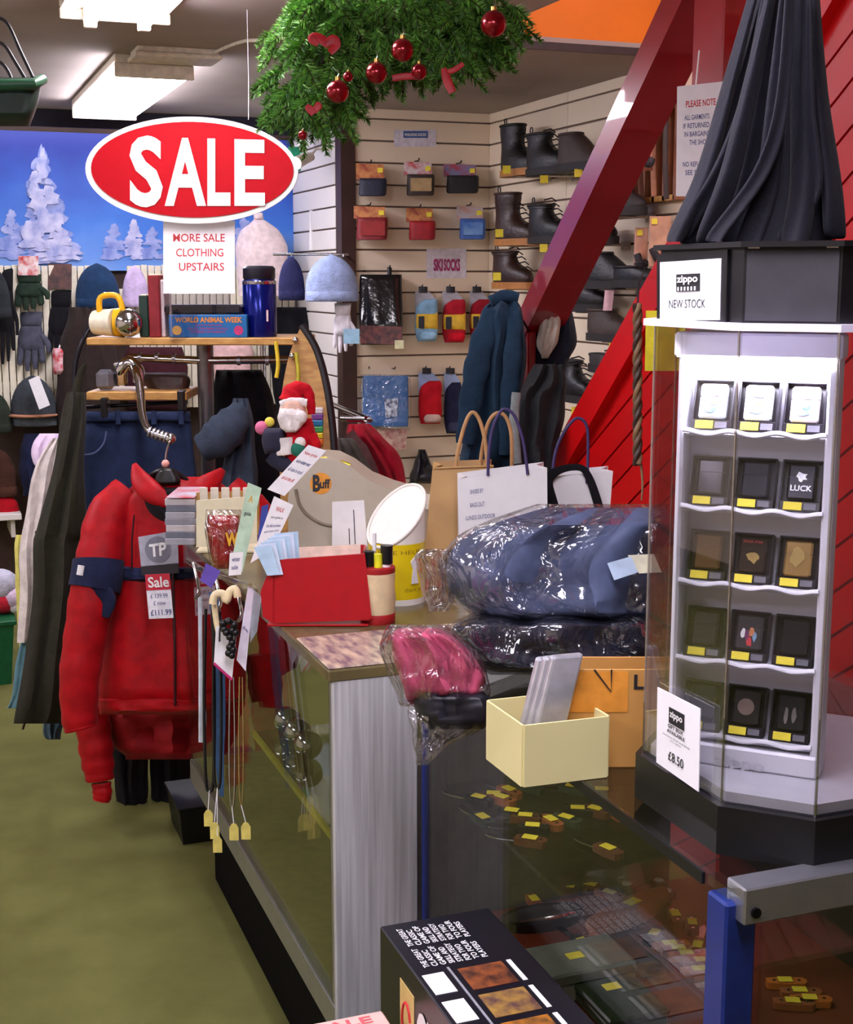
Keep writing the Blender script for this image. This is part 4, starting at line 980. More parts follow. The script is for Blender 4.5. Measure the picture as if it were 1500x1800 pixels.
# cards and tags standing and hanging at the front edge
def tagcard(name, px, d, m, label, cat, lines=(), hole=False):
    q = Quad(px, d)
    t = thing(name, label, cat, q.pt(.5, 1))
    part('card', q.sheet(.0015), m, t)
    for txt, u0, u1, v0, v1, mm in lines: lettering(t, q, txt, u0, u1, v0, v1, mm, .01)
    return t, q
tagcard('tag_card', ((542, 782), (574, 792), (500, 872), (470, 860)), 2.8, WHITE, 'tilted white paper tag with faint print above the leaflets', 'tag',
        (('New price', .15, .85, .12, .20, REDINK), ('warm winter wear', .12, .9, .3, .37, BLUEINK), ('all sizes in stock', .1, .88, .48, .55, BLUEINK), ('ask at the till', .16, .8, .66, .73, REDINK)))
tagcard('tag_card', ((482, 872), (516, 888), (478, 968), (440, 990)), 2.75, WHITE, 'upright white leaflet with blue paragraph below the tilted tag', 'leaflet',
        (('WALK', .3, .7, .12, .2, REDINK), ('your guide to', .2, .8, .28, .33, INK), ('the hills and lakes', .15, .85, .42, .47, BLUEINK), ('open all year round', .15, .85, .52, .57, BLUEINK), ('free', .1, .4, .78, .84, REDINK)))
tagcard('tag_card', ((436, 848), (460, 858), (426, 1006), (402, 1010)), 2.86, mat('mint_card', (186, 214, 186), .6), 'tall pale green card leaning beside the white leaflet', 'card',
        (('A', .3, .6, .12, .2, mat('gold_print', (230, 170, 40), .4)), ('guide', .2, .7, .3, .36, INK)))
tagcard('tag_card', ((404, 972), (428, 970), (424, 1010), (402, 1012)), 2.78, WHITE, 'small white slip in front of the pale green card', 'card', (('winter', .2, .8, .2, .4, BLUEINK), ('sale', .2, .7, .55, .75, BLUEINK)))
tagcard('blue_card', ((460, 890), (472, 886), (466, 960), (452, 962)), 2.84, mat('royal', (40, 60, 150), .5), 'narrow royal blue card with red tip behind the white leaflet', 'card')
hd = 2.80
strip = thing('hook_strip', 'clear plastic hook strip on the front edge of the counter', 'hook strip', P(400, 1010, hd))
part('strip', tube([P(330, 985, 3.0), P(360, 1005, 2.9), P(440, 1030, 2.72)], .006, 8), clear('hook_clear', (.9, .9, .85), .2), strip, 60)
for k, (x, y, dd) in enumerate(((340, 990, 2.97), (378, 1012, 2.86), (415, 1030, 2.78))):
    part('hook', tube([P(*q) for q in cr([(x, y, dd), (x + 6, y + 26, dd - .03), (x + 10, y + 50, dd - .05), (x + 4, y + 62, dd - .06)], 4)], .004, 8), CHROME, strip, 60)
part('clamp', rbox(FX - .02, FX + .02, 2.75, 2.80, TOP - .03, TOP + .01, .003, 1), clear('hook_clear', (.9, .9, .85), .2), strip)
tagcard('tag_card', ((362, 990), (388, 1004), (372, 1034), (352, 1020)), 2.8, mat('purple_card', (96, 72, 170), .5), 'purple hang tag with white centre at the front edge', 'tag')
tagcard('tag_card', ((380, 1100), (416, 1115), (408, 1194), (376, 1166)), 2.73, WHITE, 'white hang tag with magenta edge holding black beads', 'tag')
tagcard('tag_card', ((436, 1030), (446, 1040), (432, 1180), (416, 1160)), 2.72, mat('lilac_card', (226, 216, 232), .5), 'long lilac hang tag edge-on beside the black beads', 'tag', (('gift idea', .2, .8, .5, .56, BLUEINK),))
tagcard('tag_card', ((440, 1030), (460, 1050), (452, 1110), (440, 1130)), 2.74, mat('pale_blue_card', (206, 216, 230), .5), 'pale blue price tag next to the long lilac tag', 'tag')
solo('magenta_edge', limb([(376, 1166, 5), (408, 1195, 5)], 2.725, .5), mat('magenta', (190, 30, 110), .5), 'thin magenta strip under the white hang tag', 'strip', 60)
bd = thing('bead_bracelet', 'black bead bracelet over the white hang tag', 'bracelet', P(402, 1150, 2.7))
for k, (x, y) in enumerate(((392, 1096), (402, 1092), (412, 1098), (394, 1106), (408, 1108), (398, 1112), (414, 1112), (404, 1120), (408, 1130), (404, 1138), (410, 1142), (402, 1148), (408, 1152))):
    part('bead', sphere(P(x, y, 2.7), .0075, 10, 8), BLACKP, bd, 60)
part('cord', tube([P(x, y, 2.7) for x, y in cr([(386, 1128), (388, 1100), (400, 1088), (414, 1100), (410, 1150)], 5)], .0018, 6), INK, bd, 60)
sh = thing('shell_clip', 'cream claw-shaped hair clip hanging over the black beads', 'clip', P(395, 1070, 2.72))
part('claw', tube([P(x, y, 2.72) for x, y in cr([(374, 1062), (378, 1046), (392, 1044), (398, 1056), (404, 1040), (414, 1036), (418, 1050)], 5)], .008, 10), mat('shell', (232, 214, 170), .35), sh, 60)
part('claw', tube([P(x, y, 2.74) for x, y in cr([(376, 1056), (380, 1090), (388, 1130)], 5)], .006, 10), mat('shell', (232, 214, 170), .35), sh, 60)
# necklaces hanging down the glass front
def necklace(name, x, y0, y1, wd, m, r, label, tags, dd):
    t = thing(name, label, 'necklace', P(x, y1, dd))
    part('cord', tube([P(a, b, dd) for a, b in cr([(x - wd * .35, y0), (x - wd * .5, (y0 + y1) / 2), (x - wd * .35, y1 - 24), (x, y1), (x + wd * .4, y1 - 20), (x + wd * .5, (y0 + y1) / 2), (x + wd * .3, y0)], 6)], r, 8), m, t, 60)
    for (tx, ty, tw, th) in tags:
        part('tag_string', tube([P(x, y1, dd - .004), P(tx, ty, dd - .006)], .001, 5), WHITE, t)
        q = Quad(((tx - tw / 2, ty), (tx + tw / 2, ty), (tx + tw / 2, ty + th), (tx - tw / 2, ty + th)), dd - .008)
        part('price_tag', prism([(-.004, 0), (-.0095, -.009), (-.0095, -.036), (.0095, -.036), (.0095, -.009), (.004, 0)], P(tx, ty, dd - .008), tuple(RT), (0, 0, 1), tuple(FH), .0015), mat('pale_tag', (222, 206, 110), .5), t)
    return t
necklace('black_necklace', 368, 1070, 1390, 18, BLACKP, .0035, 'black cord necklace with small yellow tag on the glass front', ((366, 1424, 16, 40),), 2.86)
necklace('black_necklace', 382, 1075, 1385, 14, BLACKP, .003, 'thin black cord necklace with two yellow tags below', ((377, 1446, 18, 30), (382, 1470, 18, 30)), 2.83)
necklace('silver_necklace', 408, 1190, 1420, 10, CHROME, .0018, 'fine silver chain necklace with clear yellow tag', ((411, 1448, 18, 30),), 2.79)
necklace('silver_necklace', 424, 1190, 1415, 8, mat('gold_chain', (200, 180, 120), .25, metal=.9), .0016, 'fine gold chain necklace beside the silver chain', ((432, 1446, 16, 28),), 2.76)
solo('blue_lanyard', limb([(376, 1040, 18), (384, 1140, 20), (388, 1260, 18), (386, 1330, 16), (390, 1400, 8)], 2.9, .25, wr=.02), fabric('lanyard_blue', (70, 100, 140)), 'flat steel-blue lanyard strap hanging on the glass front', 'lanyard', 60)
solo('white_lanyard', limb([(352, 1050, 8), (353, 1180, 8), (356, 1260, 14), (354, 1305, 10)], 2.9, .3, wr=.02), fabric('lanyard_white', (200, 206, 216)), 'narrow white strap hanging beside the black cords', 'lanyard', 60)
# clear hanger clip and sale ticket on the red jacket
tp = thing('garment_clip', 'clear plastic garment clip marked TP on the red jacket', 'clip', P(280, 1010, 3.58))
q = Quad(((243, 944), (312, 932), (314, 990), (248, 996)), 3.62)
part('clear_plate', q.sheet(.003), mat('clip_grey', (170, 170, 186), .25, var=.1), tp)
part('dark_band', q.sheet(.003, 0, 1, .98, 1.3), mat('clip_dark', (40, 36, 44), .3), tp)
k_ = 3.62 / F * 23
part('disc', prism([(k_ * math.cos(2 * PI * j / 28), k_ * math.sin(2 * PI * j / 28)) for j in range(28)], q.pt(.48, .5, .0006), tuple(RT), tuple(UP), tuple(-FW), .001), mat('clip_disc', (120, 120, 136), .3), tp)
lettering(tp, q, 'TP', .26, .70, .30, .72, mat('clip_white', (236, 236, 240), .4), .03, .003)
tk, q = tagcard('sale_ticket', ((255, 1010), (298, 1008), (305, 1086), (262, 1088)), 3.60, mat('ticket_white', (232, 230, 240), .5), 'red and white sale price ticket on the red jacket front', 'ticket')
part('red_header', q.sheet(.001, 0, 1, 0, .36, .0008), mat('ticket_red', (196, 20, 50), .5), tk)
lettering(tk, q, 'Sale', .1, .95, .06, .3, WHITE, .02, .002)
lettering(tk, q, '£ 139.99', .15, .85, .44, .54, BLUEINK, 0, .002)
lettering(tk, q, '£ now', .25, .75, .6, .7, BLUEINK, 0, .002)
lettering(tk, q, '£111.99', .1, .95, .8, .93, BLUEINK, .01, .002)

# ------------------------------------------------------------------ paper carrier bags
KRAFT = mat('kraft_paper', (190, 150, 96), .55, var=.08, vs=12, bump=.15, bs=12)
WBAG = mat('white_bag', (230, 228, 230), .45, var=.02, bump=.06, bs=10)
def bag(name, label, px, d, depth, m):
    t = thing(name, label, 'bag', P((px[2][0] + px[3][0]) / 2, px[2][1], d))
    V = [P(x, y, d) for x, y in px]; B = [v + FH * depth for v in V]
    n = 4
    part('front', (V + [v + FH * .002 for v in V], [(0, 1, 2, 3), (7, 6, 5, 4), (0, 4, 5, 1), (1, 5, 6, 2), (2, 6, 7, 3), (3, 7, 4, 0)]), m, t)
    part('back', (B + [v - FH * .002 for v in B], [(0, 1, 2, 3), (7, 6, 5, 4), (0, 4, 5, 1), (1, 5, 6, 2), (2, 6, 7, 3), (3, 7, 4, 0)]), m, t)
    for a, b, sg in ((0, 3, 1), (1, 2, -1)):
        mid0 = (V[a] + B[a]) / 2 + RT * .018 * sg; mid1 = (V[b] + B[b]) / 2
        part('gusset', ([V[a], mid0, B[a], V[b], mid1, B[b]] + [v + RT * .0015 * sg for v in (V[a], mid0, B[a], V[b], mid1, B[b])], [(0, 1, 4, 3), (1, 2, 5, 4), (6, 9, 10, 7), (7, 10, 11, 8), (0, 6, 7, 1), (1, 7, 8, 2), (3, 4, 10, 9), (4, 5, 11, 10)]), m, t)
    return t
bd0 = 2.78
b_ = bag('paper_bag', 'brown kraft paper carrier bag with twisted handles on the counter', ((762, 822), (868, 818), (862, ybase(2.92)), (742, ybase(2.92))), 2.92, .10, KRAFT)
for k, (pts, dd) in enumerate((([(801, 824), (806, 790), (818, 745), (830, 725), (842, 736), (852, 770), (857, 815)], 2.93), ([(844, 824), (848, 790), (858, 745), (874, 726), (890, 734), (899, 765), (900, 822)], 3.0))):
    part('handle', tube([P(x, y, dd) for x, y in cr(pts, 5)], .0045, 8), mat('kraft_cord', (184, 140, 90), .6), b_, 60)
part('top_fold', limb([(762, 823, 3), (868, 819, 3)], 2.915, .5, wr=0), KRAFT, b_)
wb_ = bag('carrier_bag', 'white carrier bag with navy cord handles and small grey print', ((806, 842), (962, 822), (964, ybase(2.82)), (808, ybase(2.82))), 2.82, .09, WBAG)
for pts, dd in (([(858, 836), (860, 790), (868, 748), (884, 720), (904, 730), (920, 775), (928, 834)], 2.815),):
    part('handle', tube([P(x, y, dd) for x, y in cr(pts, 5)], .0035, 8), mat('navy_cord', (52, 40, 92), .6), wb_, 60)
q = Quad(((806, 842), (962, 822), (964, 1000), (808, 1010)), 2.8185)
for txt, u0, u1, y in (('SHOES BY', .13, .28, 866), ('BAGS OUT', .13, .29, 888), ('LUNDS OUTDOOR', .08, .41, 909), ('WALKING', .15, .35, 930)):
    lettering(wb_, q, txt, u0, u1, (y - 842 - 3.5) / 160, (y - 842 + 3.5) / 160, mat('bag_ink', (110, 112, 150), .6, var=0), .01)
b3_ = bag('carrier_bag', 'white carrier bag with wide black ribbon handle beside the red stairs', ((960, 838), (1078, 828), (1062, ybase(2.93)), (962, ybase(2.93))), 2.93, .08, WBAG)
part('cord_handle', tube([P(x, y, 2.925) for x, y in cr([(970, 840), (978, 790), (995, 755), (1015, 735), (1032, 750), (1034, 800), (1032, 850)], 5)], .0035, 8), mat('navy_cord', (52, 40, 92), .6), b3_, 60)
part('ribbon_handle', limb([(984, 930, 24), (968, 880, 24), (962, 845, 22), (985, 826, 14), (1020, 822, 12), (1036, 840, 14), (1050, 880, 16), (1055, 900, 14)], 2.915, .15, wr=0), BLACKF, b3_, 60, label='wide black ribbon handle')

# ------------------------------------------------------------------ bagged clothes in clear plastic
def counter_bottom(o_list): pass
def bagged(label, rows, d, th, col, seed, fold, name='bagged_jacket', m=None, bagx=16):
    t = thing(name, label, 'bagged clothing', P((rows[-1][1] + rows[-1][2]) / 2, rows[-1][0], d), 'clothes in clear plastic on the counter')
    m = m or fabric('bag_cloth%d' % seed, col, rough=.55, bump=.4, bs=18)
    part('garment', rows_loft(rows, d, th, fold=fold, ff=2.2, seed=seed, n=48, k=7, sq=.7), m, t, 60)
    rr_ = [(y + (-6 if i == 0 else (4 if i == len(rows) - 1 else 0)), a - bagx, b + bagx * .6) + tuple(r_) for i, (y, a, b, *r_) in enumerate(rows)]
    part('plastic_bag', rows_loft(rr_, d, th + .012, fold=fold * 1.3, ff=3.1, seed=seed + 1, n=48, k=7, sq=.7), WRAP, t, 60)
    return t
b1_ = bagged('navy jacket in clear plastic, upper of the pile behind the white carton', [(892, 960, 1170), (915, 880, 1192), (945, 815, 1196), (985, 785, 1196), (1025, 790, 1194), (1060, 812, 1190), (1085, 850, 1180), (1098, 880, 1172)], 2.22, .13, (76, 86, 116), 11, .020)
q = Quad(((1068, 990), (1110, 978), (1122, 1006), (1080, 1020)), 2.06)
part('label_card', q.sheet(.001), mat('label_pale', (176, 196, 220), .4), b1_)
q = Quad(((1104, 976), (1150, 974), (1164, 1006), (1124, 1008)), 2.065)
part('label_card', q.sheet(.001), mat('label_cream', (220, 216, 190), .4), b1_)
part('bag_end', rows_loft([(965, 742, 800), (985, 730, 806), (1010, 736, 812), (1050, 745, 800), (1075, 755, 790)], 2.2, .05, fold=.02, ff=3, seed=3), WRAP, b1_, 60)
bagged('dark navy trousers in clear plastic, lower of the pile behind the carton', [(1080, 850, 1190), (1100, 800, 1194), (1130, 795, 1196), (1160, 820, 1194), (1174, 850, 1190), (1182, 880, 1180)], 2.2, .13, (28, 30, 46), 13, .014)
pk = bagged('pink jacket with black cuff in clear plastic hanging off the counter corner', [(1104, 700, 770), (1120, 688, 800), (1150, 690, 830), (1185, 700, 850), (1215, 712, 850), (1238, 722, 840)], 2.05, .07, (198, 84, 116), 15, .014, bagx=18)
part('black_cuff', rows_loft([(1215, 735, 850), (1235, 728, 868), (1260, 735, 870), (1282, 755, 850)], 2.03, .06, fold=.008), mat('cuff_black', (26, 26, 36), .45, bump=.3, bs=20), pk, 60, label='black cuff of the pink jacket')
part('bag_tail', rows_loft([(1240, 718, 860), (1280, 722, 850), (1310, 728, 790), (1345, 732, 752)], 2.02, .03, fold=.012, seed=6), WRAP, pk, 60)

# ------------------------------------------------------------------ cream carton and brown carton on the knife counter
f0, l0, r0 = pZ(920, 1384, TOP), pZ(858, 1335, TOP), pZ(1066, 1366, TOP)
def wallbox(t, A, B, h0, h1, th, m, name):
    """an upright board from ground point A to B"""
    nrm = (B - A).cross(ZZ).normalized() * th
    V = [A + ZZ * .001, B + ZZ * .001, B + ZZ * h1, A + ZZ * h0]
    W = [v + nrm for v in V]
    return part(name, (V + W, [(0, 1, 2, 3), (7, 6, 5, 4), (0, 4, 5, 1), (1, 5, 6, 2), (2, 6, 7, 3), (3, 7, 4, 0)]), m, t)
hgt = P(920, 1268, dep(f0)).z - TOP
cc = thing('carton', 'small open cream cardboard carton on the glass counter top', 'carton', f0)
CRE = mat('cream_card', (226, 216, 158), .6, var=.04, vs=6)
bk = l0 + (r0 - f0)
wallbox(cc, l0, f0, hgt, hgt, .003, CRE, 'side'); wallbox(cc, f0, r0, hgt, hgt * 1.0, .003, CRE, 'front')
wallbox(cc, bk, l0, hgt, hgt, .003, CRE, 'back'); wallbox(cc, r0, bk, hgt, hgt, .003, CRE, 'side')
part('bottom', ([f0 + ZZ * .001, r0 + ZZ * .001, bk + ZZ * .001, l0 + ZZ * .001, f0 + ZZ * .004, r0 + ZZ * .004, bk + ZZ * .004, l0 + ZZ * .004], [(3, 2, 1, 0), (4, 5, 6, 7), (0, 1, 5, 4), (1, 2, 6, 5), (2, 3, 7, 6), (3, 0, 4, 7)]), CRE, cc)
for k in range(3):
    A = l0.lerp(f0, .35 + .16 * k) + (r0 - f0) * .12; B = l0.lerp(f0, .35 + .16 * k) + (r0 - f0) * .5
    dirx = (B - A).normalized(); nr = dirx.cross(ZZ).normalized()
    tl = (ZZ + dirx * .25).normalized()
    solo('silver_case', xf(rbox(0, (B - A).length, -.007, .007, .006, .155 + .006 * k, .004, 2), A, dirx, nr, tl), mat('silver_plastic', (196, 196, 206), .3, metal=.6), ('silver disc case at the back of the cream carton', 'silver disc case in the middle of the cream carton', 'silver disc case at the front of the cream carton')[k], 'case')
kc = thing('brown_carton', 'brown cardboard carton with orange tape and black marks behind the cream carton', 'carton', pZ(1110, 1372, TOP))
A = pZ(950, 1372 - 30, TOP); B = pZ(1190, 1345, TOP)
A = pZ(985, 1350, TOP); B = pZ(1215, 1350, TOP)
BRC = mat('brown_card', (196, 142, 72), .65, var=.06, vs=8)
dirx = RT.copy(); dp = dep(A)
hk = P(1000, 1168, dp).z - TOP
w_ = (1200 - 952) / F * dp
A = Vector((P(952, 1350, dp).x, P(952, 1350, dp).y, TOP))
part('front', xf(rbox(0, w_, 0, .003, .001, hk, .0008, 1), A, RT, FH, ZZ), BRC, kc)
part('back', xf(rbox(0, w_, .07, .073, .001, hk * .98, .0008, 1), A, RT, FH, ZZ), BRC, kc)
for x0 in (0, w_ - .003): part('side', xf(rbox(x0, x0 + .003, .003, .07, .001, hk * .98, .0008, 1), A, RT, FH, ZZ), BRC, kc)
q = Quad(((0, 0), (1, 0), (1, 1), (0, 1)), 1.0); q.p = [A + ZZ * hk, A + RT * w_ + ZZ * hk, A + RT * w_, A]; q.n = -FH
part('orange_tape', q.sheet(.0006, .01, .60, .02, .43, .0008), mat('orange_tape', (222, 146, 56), .3), kc)
part('marker_line', tube([q.pt(.36, .0, .0015), q.pt(.48, .22, .0015), q.pt(.48, 0, .0015)], .0012, 6), INK, kc)
lettering(kc, q, 'L', .64, .71, .05, .2, INK, .03, .001); lettering(kc, q, 'E', .80, .88, .08, .18, mat('brown_ink', (120, 70, 40), .6), .02, .001)

# ================================================================== LIGHTER DISPLAY TOWER
TC = Vector((1.00, 1.362, 0))                 # centre of the tower's base
def octa(x0, x1, y0, y1, ch, z): return [Vector(p) for p in ((x0, y0 + ch, z), (x0 + ch, y0, z), (x1 - ch, y0, z), (x1, y0 + ch, z), (x1, y1 - ch, z), (x1 - ch, y1, z), (x0 + ch, y1, z), (x0, y1 - ch, z))]
ox0, ox1, oy0, oy1, och = .828, 1.172, 1.19, 1.534, .077
dt = thing('display_tower', 'lit clear display tower with black base and header on the knife counter', 'display case', Vector((TC.x, TC.y, TOP)))
def oct_prism(g, z0, z1, ch=None): return loft([octa(ox0 + g, ox1 - g, oy0 + g, oy1 - g, och - g * .4, z0), octa(ox0 + g, ox1 - g, oy0 + g, oy1 - g, och - g * .4, z1)])
DB = mat('display_black', (12, 11, 15), .4, var=.05)
BZ = TOP + .058
part('base', oct_prism(0, TOP, BZ), DB, dt)
DWH = mat('display_white', (232, 230, 240), .35, var=.02)
part('base_tray', oct_prism(.016, BZ, BZ + .012), mat('tray_grey', (190, 188, 196), .3, var=.04), dt)
CT = 1.545
oc0, oc1 = octa(ox0 + .008, ox1 - .008, oy0 + .008, oy1 - .008, och - .003, BZ), None
for j in range(8):
    a = oc0[j]; b = oc0[(j + 1) % 8]
    t_ = (b - a).normalized(); nn = t_.cross(ZZ).normalized() * .004
    V = [a, b, b + ZZ * (CT - BZ), a + ZZ * (CT - BZ)]; W = [v - nn for v in V]
    part('clear_pane', (V + W, [(0, 1, 2, 3), (7, 6, 5, 4), (0, 4, 5, 1), (1, 5, 6, 2), (2, 6, 7, 3), (3, 7, 4, 0)]), ACRYL, dt)
    part('pane_edge', tube([a, a + ZZ * (CT - BZ)], .0016, 6), clear('edge_acrylic', (.75, .72, .68), .35), dt)
part('pale_lid', oct_prism(-.004, CT, CT + .008), mat('lid_glow_tint', (226, 218, 242), .25, var=.02), dt)  # lamp glow along the lid is put into its lilac-white colour
HT = P(1280, 436, 1.5).z
part('header', oct_prism(.012, CT + .008, HT), DB, dt, label='black header box on top')
part('header_lid', oct_prism(.004, HT, HT + .006), BLACKP, dt)
FG = mat('header_grey', (46, 43, 50), .7)
ho = octa(ox0 + .012, ox1 - .012, oy0 + .012, oy1 - .012, och - .005, 0)
def face_quad(j, z0, z1, off=.0006):
    a, b = ho[j], ho[(j + 1) % 8]
    q = Quad(((0, 0), (1, 0), (1, 1), (0, 1)), 1.); q.p = [Vector((a.x, a.y, z1)), Vector((b.x, b.y, z1)), Vector((b.x, b.y, z0)), Vector((a.x, a.y, z0))]
    n_ = (b - a).cross(ZZ).normalized(); mid = (a + b) / 2
    if n_.dot(mid - TC) < 0: n_ = -n_
    q.n = n_; return q
fq = face_quad(0, CT + .008, HT)
part('grey_panel', fq.sheet(.002, .03, .97, .04, .97, .001), FG, dt)
# octagon edge 7 is the face turned to the aisle
a, b = ho[7], ho[0]
for u in (.1, .9): part('header_clip', fq.sheet(.004, u - .06, u + .06, -.03, .02, .003), CHROME, dt)
# lit core with five stepped shelves
nF = Vector((-.7071, -.7071, 0)); aF = Vector((.7071, -.7071, 0))
cF = Vector((.912, 1.345, 0))
def core(u0, u1, n0, n1, z0, z1, r=.003): return xf(rbox(u0, u1, n0, n1, z0, z1, r, 1), cF, aF, nF, ZZ)
def zf(y): return pN(1337, y, cF, nF).z
ztopc, zbot = zf(615), zf(1310)
part('core_back', core(-.09, .09, -.034, -.028, BZ + .012, CT - .004), DWH, dt)
for u0, u1 in ((-.09, -.082), (.080, .092)): part('core_side', core(u0, u1, -.028, .016, BZ + .012, CT - .03), DWH, dt)
part('core_head', core(-.095, .095, -.028, .02, CT - .035, CT - .006), DWH, dt)
part('lamp_strip', core(-.088, .088, -.02, .018, CT - .047, CT - .0352), glow('tower_lamp', (236, 232, 255), 42), dt, label='bright lamp strip at the top of the tower')
part('core_foot', core(-.09, .09, -.028, .02, BZ + .012, zbot), DWH, dt)
fz = Quad(((0, 0), (1, 0), (1, 1), (0, 1)), 1.); fz.p = [cF + aF * -.03 + nF * .0205 + ZZ * (zbot - .012), cF + aF * .03 + nF * .0205 + ZZ * (zbot - .012), cF + aF * .03 + nF * .0205 + ZZ * (zbot - .03), cF + aF * -.03 + nF * .0205 + ZZ * (zbot - .03)]; fz.n = nF
lettering(dt, fz, 'zippo', 0, 1, 0, 1, mat('emboss', (206, 204, 216), .4), .03)
SHG = mat('shelf_grey', (196, 194, 206), .4)
rowsY = [760, 895, 1028, 1165, 1297]
colors = [[(214, 220, 232), (236, 236, 240), (238, 220, 226)], [(70, 66, 70), (66, 66, 74), (40, 38, 44)], [(124, 92, 58), (70, 58, 52), (196, 158, 100)], [(72, 66, 66), (90, 88, 92), (52, 50, 54)], [(58, 58, 64), (66, 62, 64), (60, 60, 64)]]
looks = [['white lighter with street picture', 'white lighter with figure picture', 'white lighter with pink and blue print'], ['grey chrome lighter', 'plain satin chrome lighter', 'black lighter with raised silver lettering'], ['brown brushed lighter', 'dark lighter with gold star and red print', 'gold lighter with face relief'], ['dark grey lighter', 'black lighter with colourful feather print', 'black glossy lighter'], ['charcoal lighter', 'dark lighter with round medallion', 'dark lighter with twin silver figures']]
rown = ['top', 'second', 'middle', 'fourth', 'bottom']; coln = ['first', 'centre', 'last']
TRAYM = mat('tray_black', (24, 20, 28), .3, var=.05)
for ri, y in enumerate(rowsY):
    z = zf(y)
    part('shelf', core(-.082, .082, -.028, .014, z - .006, z), SHG, dt)
    part('shelf_lip', tube([cF + aF * (-.082 + .164 * i / 24) + nF * (.015 + .002 * math.cos(i * PI / 4)) + ZZ * (z - .001 + .0025 * math.cos(i * PI / 4)) for i in range(25)], .003, 6), DWH, dt, 60)
    for ci in range(3):
        u = -.053 + .053 * ci
        bx_ = thing('lighter_box', '%s in black box, %s row of tower' % (looks[ri][ci], rown[ri]), 'lighter', cF + aF * u + ZZ * z, 'lighters in the display tower')
        tl = (ZZ * .93 - nF * .36).normalized(); nr = (nF * .93 + ZZ * .36).normalized(); o = cF + aF * u + nF * .006 + ZZ * (z + .0005)
        def lb(u0, u1, n0, n1, h0, h1, r=.0012): return xf(rbox(u0, u1, n0, n1, h0, h1, r, 1), o, aF, nr, tl)
        part('tray', lb(-.0235, .0235, -.016, -.013, 0, .062), TRAYM, bx_)
        for uu in (-.0235, .0215): part('tray_side', lb(uu, uu + .002, -.013, .0, .0, .062, .0006), TRAYM, bx_)
        part('tray_end', lb(-.0235, .0235, -.013, 0, 0, .013, .0008), TRAYM, bx_)
        part('tray_end', lb(-.0235, .0235, -.013, 0, .060, .062, .0006), TRAYM, bx_)
        c = colors[ri][ci]
        lm = mat('lighter_%d_%d' % (ri, ci), c, .22 if ri else .3, metal=.7 if ri else .1, var=.06, vs=30)
        lg = part('lighter', lb(-.016, .016, -.012, .001, .0145, .057, .0025), lm, bx_)
        part('lid_seam', lb(-.0161, .0161, -.0119, .0012, .041, .0415, .0001), TRAYM, lg)
        part('price_tag', lb(-.018, .003, .0002, .0012, .002, .0115, .0003), YEL, bx_)
        part('name_plate', lb(.005, .019, .0002, .001, .003, .0105, .0003), mat('grey_plate', (110, 108, 116), .4), bx_)
        qq = Quad(((0, 0), (1, 0), (1, 1), (0, 1)), 1.)
        qq.p = [o + aF * -.014 + tl * .055 + nr * .0012, o + aF * .014 + tl * .055 + nr * .0012, o + aF * .014 + tl * .017 + nr * .0012, o + aF * -.014 + tl * .017 + nr * .0012]; qq.n = nr
        def blob(name, cu, cv, ru, rv, m, n_=10, jag=.25):
            rnd = random.Random(ri * 10 + ci + int(cu * 100))
            pts = []
            for j in range(n_):
                k = 1 - jag * rnd.random(); pts.append(qq.pt(cu + ru * k * math.cos(2 * PI * j / n_), cv + rv * k * math.sin(2 * PI * j / n_), .0004))
            part(name, (pts + [p_ + nr * .0003 for p_ in pts], [tuple(range(n_)), tuple(range(2 * n_ - 1, n_ - 1, -1))] + [(j, (j + 1) % n_, (j + 1) % n_ + n_, j + n_) for j in range(n_)]), m, lg)
        PB = mat('pic_blue', (120, 160, 196), .4, var=.2, vs=200); PO = mat('pic_orange', (206, 130, 80), .4); PD = mat('pic_grey', (96, 96, 110), .4); PR = mat('pic_red', (200, 50, 60), .4); PGd = mat('pic_gold', (206, 176, 110), .25, metal=.8); PS = mat('pic_silver', (214, 212, 210), .2, metal=.9)
        key = (ri, ci)
        if ri == 0:
            blob('picture', .4, .72, .4, .18, PB); blob('picture', .55, .62, .2, .12, PO if ci != 2 else PD); blob('picture', .5, .28, .3, .1, PD if ci == 1 else mat('pic_pink', (236, 180, 186), .4))
        elif key == (1, 2):
            lettering(lg, qq, 'LUCK', .08, .95, .62, .8, PS, .02); blob('emblem', .5, .35, .28, .2, PS, 12, .5)
        elif key == (2, 1):
            lettering(lg, qq, 'ROCK STAR', .1, .9, .06, .14, PR, .01); blob('emblem', .5, .62, .4, .2, PGd, 10, .6)
        elif key == (2, 2): blob('emblem', .45, .5, .34, .36, PGd, 12, .35)
        elif key == (3, 1):
            for q_, (cu, cv, m_) in enumerate(((.25, .55, WHITE), (.45, .6, mat('pic_purple', (110, 40, 90), .4)), (.6, .48, PO), (.75, .62, PB), (.55, .8, PR))): blob('feather', cu, cv, .14, .2, m_, 8, .4)
        elif key == (4, 1): blob('medallion', .5, .5, .36, .27, mat('pic_bronze', (130, 112, 104), .35, metal=.7), 20, .02)
        elif key == (4, 2): blob('figure', .32, .6, .12, .3, PS, 10, .4); blob('figure', .66, .6, .12, .3, PS, 10, .4)

